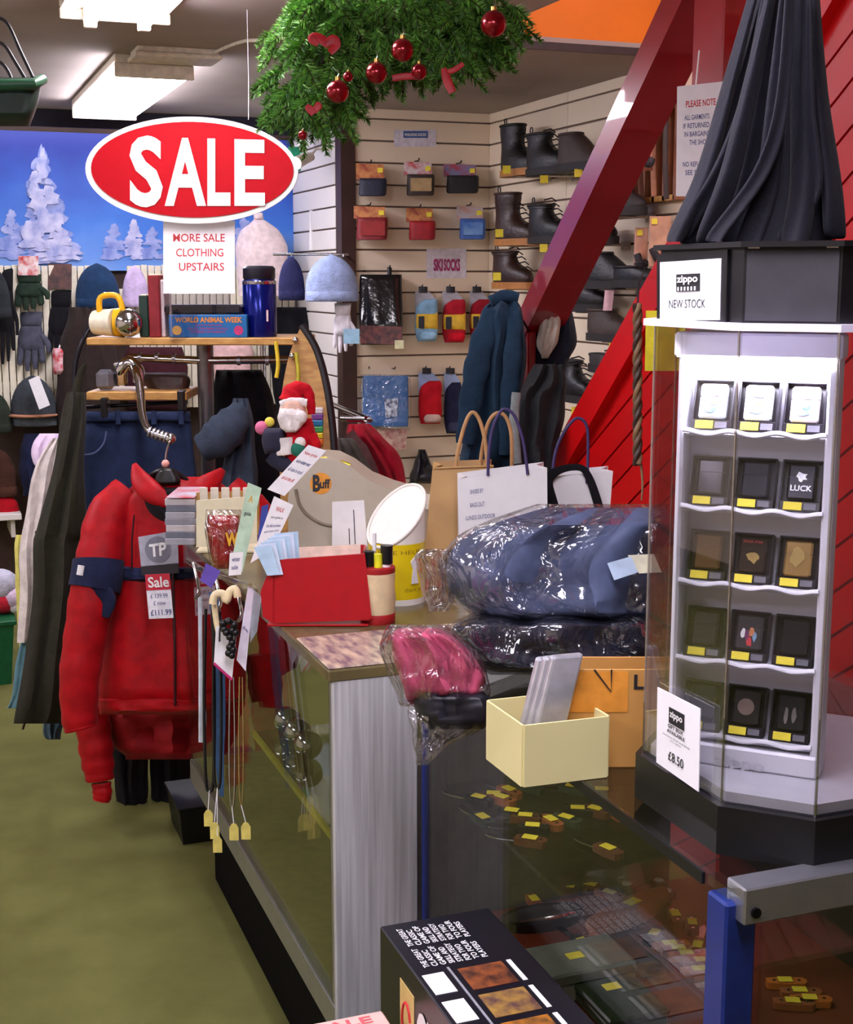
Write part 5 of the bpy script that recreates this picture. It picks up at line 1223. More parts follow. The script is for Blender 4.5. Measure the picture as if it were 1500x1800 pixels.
# notice on the header and gift box notice on the pane
hs = face_quad(7, CT + .008, HT)
q = Quad(((1160, 452), (1273, 444), (1270, 566), (1160, 566)), 1.5); q.p = [pX(x, y, .8365) for x, y in ((1160, 452), (1273, 444), (1270, 566), (1160, 566))]; q.n = Vector((-1, 0, 0))
sgn = thing('counter_notice', 'framed white notice reading NEW STOCK on the tower header', 'notice', q.pt(.5, 1))
part('frame', q.sheet(.003, -.05, 1.05, -.04, 1.04), BLACKP, sgn)
part('paper', q.sheet(.001, .02, .97, .08, .97, .0012), mat('bright_paper', (246, 244, 250), .5, var=.01), sgn)
part('logo_block', q.sheet(.0008, .30, .67, .28, .54, .002), INK, sgn)
lettering(sgn, q, 'zippo', .32, .65, .30, .44, WHITE, .03, .003)
for k in range(6): part('logo_flame', q.sheet(.0006, .33 + k * .053, .35 + k * .053, .47, .53, .003, 0, 1), WHITE, sgn)
lettering(sgn, q, 'NEW STOCK', .18, .76, .66, .79, INK, .0, .0018)
q = Quad(((1156, 1208), (1231, 1246), (1228, 1392), (1154, 1340)), 1.5); q.p = [pX(x, y, .8265) for x, y in ((1156, 1208), (1231, 1246), (1228, 1392), (1154, 1340))]; q.n = Vector((-1, 0, 0))
gn = thing('price_notice', 'white card offering a gift box for 8.50 leaning on the tower', 'notice', q.pt(.5, 1))
part('card', q.sheet(.0012), mat('bright_paper', (246, 244, 250), .5, var=.01), gn)
part('logo_block', q.sheet(.0006, .30, .66, .17, .37, .0008), INK, gn)
lettering(gn, q, 'zippo', .33, .63, .20, .31, WHITE, .03, .0015)
for txt, u0, u1, v0, v1 in (('GIFT BOX', .28, .64, .385, .435), ('AVAILABLE', .26, .68, .455, .50), ('contains fluid and flints', .16, .8, .535, .56), ('and a lighter', .34, .6, .58, .605)):
    lettering(gn, q, txt, u0, u1, v0, v1, INK, .02 if v0 < .5 else 0)
lettering(gn, q, '£8.50', .30, .66, .73, .85, INK, .01)

# ------------------------------------------------------------------ bundle of dark ties / straps hung above the tower
SCF = fabric('strap_navy', (22, 21, 31), bump=.15, bs=120, rough=.75)
sd = 1.60
strap_px = [((1330, -30), (1290, 120), (1240, 300), (1192, 425), 40), ((1345, -30), (1305, 120), (1262, 290), (1215, 428), 42), ((1360, -30), (1325, 130), (1285, 300), (1245, 428), 46), ((1372, -30), (1345, 150), (1318, 310), (1285, 430), 50),
            ((1385, -30), (1368, 150), (1350, 320), (1320, 432), 54), ((1398, -30), (1388, 160), (1382, 320), (1365, 430), 58), ((1410, -30), (1408, 160), (1412, 320), (1400, 430), 58), ((1422, -30), (1428, 160), (1440, 320), (1440, 430), 56), ((1430, -30), (1442, 160), (1462, 320), (1468, 420), 46),
            ((1350, -30), (1318, 150), (1275, 280), (1205, 420), 36), ((1390, -30), (1375, 180), (1340, 300), (1262, 425), 40), ((1418, -30), (1420, 180), (1430, 330), (1385, 426), 40)]
wn = ['outermost by the white poster', 'second from the white poster', 'third from the white poster', 'fourth from the white poster', 'fifth from the white poster', 'in the middle of the bundle', 'seventh from the white poster', 'second from the red boards', 'outermost by the red boards', 'curling over the notice side', 'twisted across the front', 'curling by the red boards']
for k, (a, b, c, e, wd) in enumerate(strap_px):
    dd = -.05 * math.sin(PI * (k % 9) / 8) + (.0 if k < 9 else -.05) + (.03 if k % 2 else -.02)
    rings = []
    pts = cr([a + (wd * .42,), b + (wd * .62,), c + (wd * .8,), (e[0], e[1] - 14, wd * .86), (e[0] - 4 + (k % 3) * 4, e[1], wd * .45)], 9)
    for i, (x, y, w2) in enumerate(pts):
        v = i / (len(pts) - 1); ring = []
        for j in range(20):
            t_ = 2 * PI * j / 20; cs, sn = math.cos(t_), math.sin(t_)
            f_ = .006 * math.sin(cs * 2.0 + k + v * 2.0)
            ring.append(P(x + w2 / 2 * cs, y, sd + dd + .012 * math.sin(v * 5 + k) - f_ - sn * .010))
        rings.append(ring)
    solo('dark_strap', loft(rings), SCF, 'dark navy fabric strap in hanging bundle, ' + wn[k], 'strap', 60, 'dark straps hung above the tower')
hkp = P(1385, -34, sd)
hk_ = thing('strap_hook', 'hook above the frame holding the dark straps', 'hook', hkp)
part('bar', tube([P(1310, -34, sd - .02), P(1450, -34, sd - .02)], .01, 10), DARKMET, hk_, 60)
part('drop_rod', tube([hkp, Vector((hkp.x, hkp.y, CZ))], .005, 8), DARKMET, hk_, 60)

# ------------------------------------------------------------------ poster, yellow sheet and rope by the stairs
q = Quad(((1191, 152), (1300, 140), (1300, 345), (1189, 345)), 2.9)
po = thing('wall_poster', 'white laminated notice with red heading hung on the stair post', 'poster', q.pt(.5, 1))
part('sheet', q.sheet(.002), WHITE, po)
lettering(po, q, 'PLEASE NOTE', .14, .62, .14, .20, REDINK, .02)
for k, (t, u0, u1) in enumerate((('ALL GARMENTS', .12, .52), ('IF RETURNED', .1, .52), ('IN BARGAINS', .12, .52), ('THE SHOP', .2, .5), ('NO REFUNDS', .1, .5), ('SEE STAFF', .14, .5))):
    y = .27 + .075 * k + (.12 if k > 3 else 0); lettering(po, q, t, u0, u1, y, y + .045, BLUEINK, .01)
part('string', tube([q.pt(.3, 0), q.pt(.32, -.12), q.pt(.35, -.3)], .002, 6), WHITE, po)
q = Quad(((1136, 546), (1205, 546), (1205, 652), (1134, 652)), 2.6)
ys = thing('yellow_notice', 'bright yellow paper sheet behind the clear tower side', 'notice', q.pt(.5, 1))
part('sheet', q.sheet(.001), mat('sheet_yellow', (232, 214, 30), .6), ys)
part('pin', sphere(q.pt(.5, .03), .004, 8, 6), CHROME, ys, 60)
rp_ = thing('plaited_cord', 'plaited brown leather cord hanging beside the tower', 'cord', P(1124, 825, 2.5))
for s_ in range(3):
    part('strand', tube([P(1121 + 4.6 * math.sin(i * .55 + s_ * 2.1), 535 + i * 6.0, 2.5 + .008 * math.cos(i * .55 + s_ * 2.1)) for i in range(48)], .0048, 8), mat('leather_cord%d' % s_, ((92, 66, 46), (120, 92, 62), (60, 42, 34))[s_], .45), rp_, 60)
part('end_tassel', limb([(1127, 815, 5), (1130, 850, 4), (1128, 880, 3)], 2.5, .8, wr=0), mat('leather_cord1', (120, 92, 62), .45), rp_, 60)
part('loop', tube([P(1121, 540, 2.5), P(1123, 500, 2.52), Vector((SX - .03, pX(1130, 480, SX - .03).y, pX(1130, 480, SX - .03).z))], .002, 6), INK, rp_, 60)

# ------------------------------------------------------------------ knives and goods inside the knife counter
KZ = .7305
HND = [mat('handle_black', (26, 24, 24), .4), mat('handle_brown', (92, 52, 30), .5), mat('handle_wood', (150, 84, 44), .5), mat('handle_green', (44, 56, 44), .5)]
def knife(px, py, z, ang, L, m, label, group, tagged=True, open_=True, lift=0):
    p = pZ(px, py, z); p.z += lift
    u = Vector((math.cos(ang), math.sin(ang), 0)); v = Vector((-u.y, u.x, 0))
    t = thing('pocket_knife', label, 'knife', p, group)
    prof = [(-.5, 0.004), (-.46, .011), (-.2, .012), (0, .009), (.02, .008)]
    poly = [(x * L, y) for x, y in prof] + [(x * L, -y * .9) for x, y in reversed(prof)]
    part('handle', prism(poly, p + ZZ * .001, u, v, ZZ, .011), m, t)
    for x in (-.4, -.08): part('rivet', cyl(p + u * x * L + ZZ * .012, p + u * x * L + ZZ * .0128, .003, 8), CHROME, t)
    if open_:
        bl = [(.02 * L, .006), (.3 * L, .008), (.44 * L, .005), (.52 * L, -.001), (.4 * L, -.006), (.02 * L, -.006)]
        part('blade', prism(bl, p + ZZ * .005, u, v, ZZ, .002), CHROME, t)
    if tagged:
        tq_ = p + u * (-.22 * L) + ZZ * .0135
        part('price_tag', xf(rbox(-.0115, .0115, -.008, .008, 0, .0012, .0004, 1), tq_, u, v, ZZ), YEL, t)
    return t
spots = [(822, 1408), (845, 1406), (864, 1407), (836, 1440), (877, 1434), (900, 1444), (880, 1392), (918, 1384), (912, 1462), (908, 1482), (955, 1444), (975, 1443), (992, 1432), (1026, 1428), (1068, 1428), (985, 1390), (1035, 1398), (1050, 1495)]
hn = ['black', 'brown', 'wooden', 'dark green']
pos = ['at the far end of the glass shelf', 'second from the far end', 'third from the far end', 'by the clear front below the far end', 'in the second row on the glass shelf', 'beside the round tag in the second row', 'behind the first row of tags', 'under the cream carton corner', 'alone in the third row', 'lowest of the third row', 'with a wide tag in the middle', 'touching the wide tag in the middle', 'right after the wide tag', 'next to the glinting blade', 'with the tag nearest the tower', 'just below the cream carton', 'behind the glinting blade', 'half hidden by the tower base']
for k, (x, y) in enumerate(spots):
    knife(x, y, KZ, 2.2 + .5 * math.sin(k * 1.7), .10, HND[k % 4], '%s handled knife with yellow tag %s' % (hn[k % 4], pos[k]), 'knives on the glass shelf', open_=k % 3 != 1)
LZ = .4705
low = [(975, 1565, 'black'), (1015, 1560, 'brown'), (1050, 1572, 'wooden'), (1135, 1575, 'dark green'), (1010, 1655, 'black'), (930, 1580, 'wooden'), (1180, 1605, 'brown'), (1215, 1620, 'black'), (1230, 1660, 'wooden'), (1160, 1640, 'black'), (1060, 1690, 'brown')]
for k, (x, y, c) in enumerate(low):
    knife(x, y, LZ, 2.5 - .2 * k, .12, HND[hn.index(c)], '%s handled knife on the lower deck, %s' % (c, ['far row first', 'far row second', 'far row third', 'far row by the dice-shaped case', 'in front of the oval tin', 'behind the oval tin', 'past the suede sheath', 'second past the suede sheath', 'beside the blue post', 'between sheath and orange knives', 'behind the flat olive case'][k]), 'knives on the lower deck', open_=k % 2 == 0)
p = pZ(955, 1622, LZ)
od = thing('oval_tin', 'shallow oval silver tin on the lower deck of the knife counter', 'tin', p)
def ell(c, a, b, z0, z1, k=1.0): return loft([[c + Vector((math.cos(2 * PI * j / 28) * a * (1 if i == 0 else k), math.sin(2 * PI * j / 28) * b * (1 if i == 0 else k), z0 if i == 0 else z1)) for j in range(28)] for i in range(2)])
part('dish', ell(p, .075, .035, .0, .018, 1.1), mat('dark_tin', (48, 46, 40), .3, metal=.6), od, 40); part('lid', ell(p, .07, .03, .019, .024, .8), CHROME, od, 40)
p = pZ(1100, 1625, LZ)
shh = thing('suede_sheath', 'brown suede knife sheath with yellow tag on the lower deck', 'sheath', p)
u = Vector((.92, .38, 0)); v = Vector((-.38, .92, 0)); SUE = mat('suede', (150, 84, 50), .9, var=.15, vs=30, bump=.3)
part('sheath', xf(loft([[(x, w_ * math.cos(2 * PI * j / 16), .020 + .018 * math.sin(2 * PI * j / 16)) for j in range(16)] for x, w_ in ((-.09, .012), (-.08, .026), (-.03, .036), (.04, .036), (.09, .024), (.11, .014))]), p, u, v, ZZ), SUE, shh, 50)
part('price_tag', xf(rbox(.0, .03, -.012, .008, .039, .0405, .0004, 1), p, u, v, ZZ), YEL, shh)
for k, (x, y) in enumerate(((1090, 1552), (1102, 1566), (1158, 1560), (1172, 1578))):
    p = pZ(x, y, LZ)
    cm = thing('compass_case', 'small dark round-cornered case with white dial, ' + ('upper of the pair by the black knife', 'lower of the pair by the black knife', 'upper of the pair by the blue post', 'lower of the pair by the blue post')[k], 'compass', p, 'small cases on the lower deck')
    part('case', rbox(p.x - .014, p.x + .014, p.y - .014, p.y + .014, p.z, p.z + .014, .003, 2), BLACKP, cm)
    part('dial', cyl((p.x, p.y, p.z + .014), (p.x, p.y, p.z + .0155), .009, 16), mat('dial_white', (190, 192, 196), .4), cm)
ow = pZ(1210, 1720, LZ)
wk = [(1150, 1672), (1165, 1680), (1178, 1688), (1205, 1700), (1200, 1716), (1224, 1732), (1350, 1735), (1375, 1752), (1392, 1765), (1362, 1770)]
for k, (x, y) in enumerate(wk):
    knife(x, y, LZ, 2.95 - .03 * k, .125, HND[2] if k % 2 else mat('handle_orange', (196, 110, 40), .45), 'orange wooden knife with yellow tag, %s in the row by the blue post' % ['first', 'second', 'third', 'fourth', 'fifth', 'sixth', 'seventh just past', 'eighth just past', 'ninth just past', 'last just past'][k], 'orange wooden knives by the blue post', open_=False, lift=.0)
for k, (x, y, sx, sy, h, c) in enumerate(((1010, 1730, .085, .05, .05, (150, 156, 140)), (1075, 1765, .05, .09, .03, (66, 84, 62)), (1080, 1700, .06, .05, .022, (58, 62, 50)))):
    p = pZ(x, y, LZ)
    bx2 = thing('gift_case', ('pale grey box with clear lid on the lower deck', 'dark green long case at the front of the lower deck', 'flat olive case with yellow tag on the lower deck')[k], 'case', p)
    part('bottom', rbox(p.x - sx, p.x + sx, p.y - sy, p.y + sy, p.z, p.z + h * .6, .003, 1), mat('gift%d' % k, c, .4), bx2)
    part('lid', rbox(p.x - sx - .002, p.x + sx + .002, p.y - sy - .002, p.y + sy + .002, p.z + h * .6 + .0005, p.z + h, .003, 1), mat('giftlid%d' % k, tuple(int(v * .8) for v in c), .3), bx2)
    part('price_tag', rbox(p.x - .014, p.x + .014, p.y - .01, p.y + .01, p.z + h, p.z + h + .001, .0004, 1), YEL, bx2)

# ------------------------------------------------------------------ boxed games in front of the knife counter
GZ = .655
A = pZ(668, 1628, GZ); B = pZ(770, 1612, GZ)
gx0, gx1, gy1 = A.x, .772, A.y
gy0 = 1.22
solo('floor_plinth', rbox(.34, .78, 1.05, gy1 + .04, 0, .36, .004, 1), mat('plinth_dark', (50, 40, 36), .7), 'low dark plinth on the floor under the boxed game', 'plinth')
gm = thing('boxed_game', 'black boxed board game with white lettering and pictures in front of the counter', 'game box', ((gx0 + gx1) / 2, (gy0 + gy1) / 2, .36))
GB = mat('game_black', (16, 14, 26), .3, var=.05)
part('lid', rbox(gx0, gx1, gy0, gy1, .50, GZ, .002, 1), GB, gm)
part('tray', rbox(gx0 + .003, gx1 - .003, gy0 + .003, gy1 - .003, .36, .50, .002, 1), mat('game_green', (28, 60, 38), .4, var=.3, vs=9), gm)
tpq = Quad(((0, 0), (1, 0), (1, 1), (0, 1)), 1.); tpq.p = [Vector((gx0, gy1, GZ)), Vector((gx1, gy1, GZ)), Vector((gx1, gy0, GZ)), Vector((gx0, gy0, GZ))]; tpq.n = ZZ
L_ = gy1 - gy0
def gv(m_): return m_ / L_
for r0_ in (.02, .085):
    for k in range(8):
        lq = Quad(((0, 0), (1, 0), (1, 1), (0, 1)), 1.); xa = gx0 + .018 + k * .0125; ya = gy1 - r0_ - .056; yb_ = gy1 - r0_ - .008 * (k % 2)
        lq.p = [Vector((xa, ya, GZ)), Vector((xa, yb_, GZ)), Vector((xa + .009, yb_, GZ)), Vector((xa + .009, ya, GZ))]; lq.n = ZZ
        lettering(gm, lq, ('THE GREAT', 'CLASSIC', 'GAME OF', 'SKILL AND', 'STRATEGY', 'FOR TWO', 'TO FOUR', 'PLAYERS')[k], 0, 1, 0, 1, WHITE, .02)
for k in range(6):
    y = .16 + k * .075
    part('white_panel', tpq.sheet(.0008, .04, .22, gv(y), gv(y + .055), .001), WHITE, gm)
    part('picture', tpq.sheet(.0008, .34, .72, gv(y), gv(y + .06), .001), mat('game_pic%d' % (k % 3), ((150, 80, 40), (170, 130, 60), (190, 120, 40))[k % 3], .4, col2=((60, 30, 24), (90, 60, 60), (70, 46, 30))[k % 3], vs=45), gm)
    part('caption_strip', tpq.sheet(.0006, .76, .80, gv(y), gv(y + .06), .001), WHITE, gm)
part('divider', tpq.sheet(.0006, .27, .29, gv(.15), gv(.6), .001), mat('game_grey', (150, 150, 160), .4), gm)
spq = Quad(((0, 0), (1, 0), (1, 1), (0, 1)), 1.); spq.p = [Vector((gx0, gy1, GZ)), Vector((gx0, gy0, GZ)), Vector((gx0, gy0, .36)), Vector((gx0, gy1, .36))]; spq.n = Vector((-1, 0, 0))
part('emblem_panel', spq.sheet(.0008, .16, .26, .12, .5, .001), mat('emblem_cream', (216, 190, 120), .5), gm)
part('emblem', tube([spq.pt(.21 + .03 * math.cos(a_ * .5), .3 + .1 * math.sin(a_ * .5), .002) for a_ in range(13)], .002, 6), REDINK, gm)
lettering(gm, spq, 'CHAMPION', .28, .8, .14, .44, WHITE, .03, .0015)
p0 = pZ(590, 1785, .565)
pb_ = thing('pink_box', 'flat pink and cream box on the plinth at the bottom edge', 'box', (p0.x, p0.y - .1, .36))
part('carton', rbox(p0.x - .08, min(p0.x + .07, gx0 - .01), p0.y - .22, p0.y, .36, .56, .003, 1), mat('pink_card', (226, 186, 176), .5, var=.05), pb_)
q = Quad(((0, 0), (1, 0), (1, 1), (0, 1)), 1.); q.p = [Vector((p0.x - .06, p0.y, .56)), Vector((p0.x + .06, p0.y, .56)), Vector((p0.x + .06, p0.y - .2, .56)), Vector((p0.x - .06, p0.y - .2, .56))]; q.n = ZZ
lettering(pb_, q, 'SALE', .2, .9, .05, .14, mat('pink_ink', (230, 90, 100), .5), .02)

# ================================================================== CHRISTMAS GARLAND
gd = 3.05
gar = thing('pine_garland', 'thick green artificial pine garland hung from the ceiling', 'garland', P(700, 60, gd))
rnd = random.Random(3)
NV, NF = [], []
def needle(a, b, w_):
    t_ = (b - a).normalized(); s_ = t_.cross(FW); s_ = s_.normalized() if s_.length > 1e-3 else RT
    i = len(NV); NV.extend([a - s_ * w_, a + s_ * w_, b]); NF.append((i, i + 1, i + 2))
    s2 = t_.cross(s_).normalized(); i = len(NV); NV.extend([a - s2 * w_, a + s2 * w_, b]); NF.append((i, i + 1, i + 2))
twigs = []
def sprig(p, dirv, L, n_=84, nl=.024, w_=.0017):
    dirv = dirv.normalized(); path = [p + dirv * L * i / 5 + ZZ * (-.012 * (i / 5) ** 2) for i in range(6)]
    twigs.append(path)
    for i in range(n_):
        v = i / n_; a = p + dirv * L * v + ZZ * (-.012 * v * v)
        rd_ = Vector((rnd.uniform(-1, 1), rnd.uniform(-1, 1), rnd.uniform(-1, 1))); rd_ = (rd_ - dirv * rd_.dot(dirv)).normalized()
        b = a + (rd_ * .8 + dirv * .65).normalized() * nl * (1.05 - .5 * v) * rnd.uniform(.8, 1.2)
        needle(a, b, w_)
ells = [(660, 25, 150, 55, 1.0, 130), (750, 35, 150, 65, 1.0, 120), (600, 90, 75, 60, 1.0, 80), (550, 175, 62, 42, 1.0, 84), (850, 30, 65, 45, 1.0, 56), (680, 90, 90, 38, 1.0, 60), (500, 60, 20, 36, 1.2, 16), (790, 85, 80, 34, 1.0, 40), (560, 40, 45, 60, 1.0, 40), (520, 130, 40, 30, 1, 24)]
for cx, cy, ax_, ay_, dk, num in ells:
    for i in range(num):
        r_ = math.sqrt(rnd.random()); th = rnd.uniform(0, 2 * PI)
        x, y = cx + ax_ * r_ * math.cos(th), cy + ay_ * r_ * math.sin(th)
        p = P(x, y, gd * dk + rnd.uniform(-.12, .12))
        if p.z > CZ - .02: continue
        dv = RT * (math.cos(th) * .9 + rnd.uniform(-.5, .5)) - ZZ * (.75 + rnd.uniform(-.5, .3)) - FH * rnd.uniform(-.4, .9)
        sprig(p, dv, rnd.uniform(.045, .075))
part('needles', (NV, NF), mat('pine_needles', (128, 190, 66), .45, col2=(34, 96, 34), island=True), gar, kind='stuff')
TV, TF = [], []
for path in twigs:
    v_, f_ = tube(path, .0018, 4); o_ = len(TV); TV += v_; TF += [tuple(i + o_ for i in q) for q in f_]
part('twigs', (TV, TF), mat('pine_twig', (64, 54, 30), .8), gar, kind='stuff')
part('wire_core', tube([P(*q) for q in cr([(520, 200, gd), (560, 120, gd), (640, 40, gd), (760, 30, gd), (880, 20, gd)], 6)], .008, 8), mat('pine_twig', (64, 54, 30), .8), gar, 60)
q_ = P(700, 30, gd); part('ceiling_wire', tube([q_, Vector((q_.x, q_.y, CZ))], .002, 6), DARKMET, gar)
BAU = mat('bauble_red', (150, 10, 28), .22, metal=.55, var=.04, coat=.4)
def bauble(x, y, r, d, label):
    p = P(x, y, d); R_ = r * d / F
    t = thing('bauble', label, 'bauble', p - ZZ * R_, 'red baubles on the garland')
    part('ball', sphere(p, R_, 24, 16), BAU, t, 60)
    part('cap', cyl(p + ZZ * R_ * .95, p + ZZ * R_ * 1.25, R_ * .22, 10), mat('gold_cap', (210, 170, 90), .3, metal=.9), t, 40)
    part('loop', tube([p + ZZ * R_ * 1.25, p + ZZ * R_ * 1.5 + RT * .003, p + ZZ * R_ * 1.9], .001, 5), CHROME, t)
bauble(594, 161, 20, 2.84, 'red bauble hanging in front of the lower branches')
bauble(708, 88, 20, 2.84, 'shiny red bauble at the centre of the garland')
bauble(662, 128, 19, 2.86, 'dark red bauble between two shiny ones')
bauble(868, 42, 23, 2.86, 'dark red bauble near the orange panel')
bauble(737, 126, 14, 2.88, 'small dark red bauble under the centre bauble')
bauble(532, 238, 8, 2.84, 'tiny red bauble at the lowest tip of the garland')
bauble(612, 135, 9, 2.86, 'tiny red bauble above the lower bauble')
RIB = mat('ribbon_red', (176, 8, 28), .45)
def bow(pts_list, d, label):
    x0, y0 = pts_list[0][0][:2]
    t = thing('ribbon', label, 'ribbon', P(x0, y0, d), 'red ribbons on the garland')
    for pts in pts_list: part('loop', limb(pts, d, .2, wr=0), RIB, t, 60)
bow([[(560, 78, 10), (548, 68, 16), (558, 64, 14), (575, 76, 18)], [(570, 80, 12), (586, 70, 18), (592, 80, 14), (580, 92, 14)]], 2.82, 'red ribbon bow high on the lit branches')
bow([[(538, 186, 8), (545, 192, 14), (552, 200, 12)], [(552, 198, 8), (560, 186, 14), (564, 182, 8)]], 2.82, 'red ribbon bow low on the garland')
bow([[(780, 120, 10), (786, 140, 16), (796, 163, 14)], [(784, 128, 8), (800, 122, 10), (815, 112, 8)]], 2.84, 'red ribbon tail hanging below the garland')
bow([[(690, 138, 12), (715, 134, 12), (740, 136, 10)]], 2.9, 'red ribbon strip under the centre of the garland')

# ================================================================== BACK WALL GOODS
def bk_d(x, y, off=.05): return dep(pY(x, y, BY - off))
def wall_sign(px, label, txt, m, u0, u1, v0, v1, block=None):
    q = Quad([p_ for p_ in px], 1.0)
    q.p = [pY(x, y, BY - .016) for x, y in px]; q.n = Vector((0, -1, 0))
    t = thing('wall_sign', label, 'sign', q.pt(.5, 1))
    part('paper', q.sheet(.0015), mat('sign_lilac', (226, 220, 232), .6), t)
    if block: part('blue_block', q.sheet(.0008, *block, .001), mat('sign_blue', (70, 104, 170), .5), t)
    for a in txt: lettering(t, q, a[0], a[1], a[2], a[3], a[4], m, .04, .0022)
wall_sign([(693, 228), (767, 228), (767, 258), (693, 258)], 'small white sign with blue block high on the slat wall', [('WALKING SOCKS', .24, .76, .2, .38)], WHITE, 0, 1, 0, 1, (.22, .80, .08, .48))
wall_sign([(750, 437), (820, 437), (820, 489), (750, 489)], 'white sign reading SKI SOCKS on the slat wall', [('SKI', .17, .40, .34, .76), ('SOCKS', .43, .84, .34, .76)], mat('sign_magenta', (170, 40, 110), .5), 0, 1, 0, 1)
def hookpack(t, x, y, d):
    p1 = P(x, y, d); part('hook', tube([Vector((p1.x, BY - .014, p1.z + .01)), Vector((p1.x, p1.y, p1.z + .01)), Vector((p1.x, p1.y - .01, p1.z + .02))], .003, 6), DARKMET, t)
def sockpack(x0, y0, x1, y1, split, hc, bc, label, tilt=0, m2=None):
    d = bk_d((x0 + x1) / 2, y1, .10)
    t = thing('boxed_pack', label, 'pack', P((x0 + x1) / 2, y1, d), 'packs hanging on the slat wall')
    q = Quad(((x0, y0), (x1 - 3, y0 + 2), (x1 - 3, split + 4), (x0, split + 2)), d + .01)
    part('header_card', q.sheet(.004), mat('hdr' + label[:14], hc[0], .5, col2=hc[1], vs=30), t)
    part('garment', rows_loft([(split, x0 + 6, x1), (split + 6, x0 + 6, x1 + 2), (y1 - 4, x0 + 5, x1 + 1), (y1, x0 + 8, x1 - 4)], d, .045, sq=.45, k=4), mat('pk' + label[:14], bc, .6, var=.15, vs=30, bump=.2), t, 50)
    if m2: part('print', Quad(((x0 + 12, split + 7), (x1 - 3, split + 7), (x1 - 3, y1 - 8), (x0 + 12, y1 - 8)), d - .05).sheet(.001), m2, t)
    part('yellow_price', Quad(((x1 - 14, y0 + 8), (x1 - 5, y0 + 8), (x1 - 5, y0 + 16), (x1 - 14, y0 + 16)), d + .008).sheet(.001), YEL, t)
    hookpack(t, (x0 + x1) / 2, y0 + 2, d + .01)
WARM = ((150, 60, 44), (210, 140, 80))
sockpack(626, 287, 678, 345, 313, WARM, (26, 30, 52), 'navy sock pack with orange header, upper row by the post')
sockpack(710, 284, 762, 344, 306, ((196, 60, 60), (216, 206, 206)), (54, 40, 36), 'black and tan sock pack, middle of the upper row', 0, mat('pk_tan', (170, 140, 96), .6))
sockpack(780, 288, 840, 340, 308, ((180, 40, 48), (120, 130, 170)), (24, 22, 28), 'black glossy sock pack at the end of the upper row')
sockpack(622, 362, 680, 422, 382, WARM, (126, 22, 28), 'dark red sock pack, lower row by the post', 0, mat('pk_dr', (150, 30, 30), .6))
sockpack(714, 365, 764, 422, 388, WARM, (158, 16, 30), 'bright red sock pack, middle of the lower row')
sockpack(803, 362, 852, 421, 384, ((206, 150, 130), (190, 186, 190)), (60, 100, 176), 'blue and white sock pack at the end of the lower row', 0, mat('pk_blue', (60, 110, 190), .5, col2=(120, 160, 210), vs=14))
d = bk_d(670, 600, .08)
th_ = thing('thermal_pack', 'large glossy black thermal wear pack hanging by the post', 'pack', P(670, 606, d))
part('pack', rows_loft([(484, 634, 706), (490, 632, 707), (560, 632, 708), (606, 634, 708)], d, .03, sq=.4, k=4, fold=.003), mat('pack_black_gloss', (20, 16, 20), .12, bump=.3, bs=16, coat=.5), th_, 50)
part('print_band', Quad(((634, 572), (707, 574), (707, 606), (634, 604)), d - .034).sheet(.001), mat('band_print', (120, 60, 56), .4, col2=(60, 30, 34), vs=40), th_)
part('price_label', Quad(((694, 598), (710, 598), (710, 613), (694, 613)), d - .036).sheet(.001), mat('label_y', (226, 222, 176), .5), th_)
for x in (640, 685): hookpack(th_, x, 474, d)
for x in (640, 685): part('hanger_tab', limb([(x, 470, 8), (x, 486, 8)], d, .4, wr=0), DARKMET, th_)
d = bk_d(680, 750, .08)
bp_ = thing('underwear_pack', 'flat bright blue clothing pack in clear plastic', 'pack', P(680, 752, d))
part('pack', rows_loft([(662, 640, 716), (668, 638, 718), (740, 638, 718), (750, 640, 716)], d, .02, sq=.35, k=4), mat('pack_sky', (56, 116, 178), .4, var=.05, bump=.05), bp_, 50)
part('wrap', rows_loft([(658, 634, 720), (668, 633, 722), (742, 633, 722), (756, 636, 720)], d, .024, sq=.35, k=4), WRAP, bp_, 50)
part('picture', Quad(((676, 702), (700, 700), (698, 732), (678, 734)), d - .026).sheet(.0008), mat('pic_snow', (60, 70, 110), .5, col2=(214, 224, 236), vs=60), bp_)
part('insert_card', Quad(((664, 754), (716, 754), (714, 790), (668, 790)), d - .01).sheet(.001), mat('insert', (150, 90, 84), .5, col2=(190, 160, 140), vs=40), bp_)
for x in (648, 694): hookpack(bp_, x, 652, d)
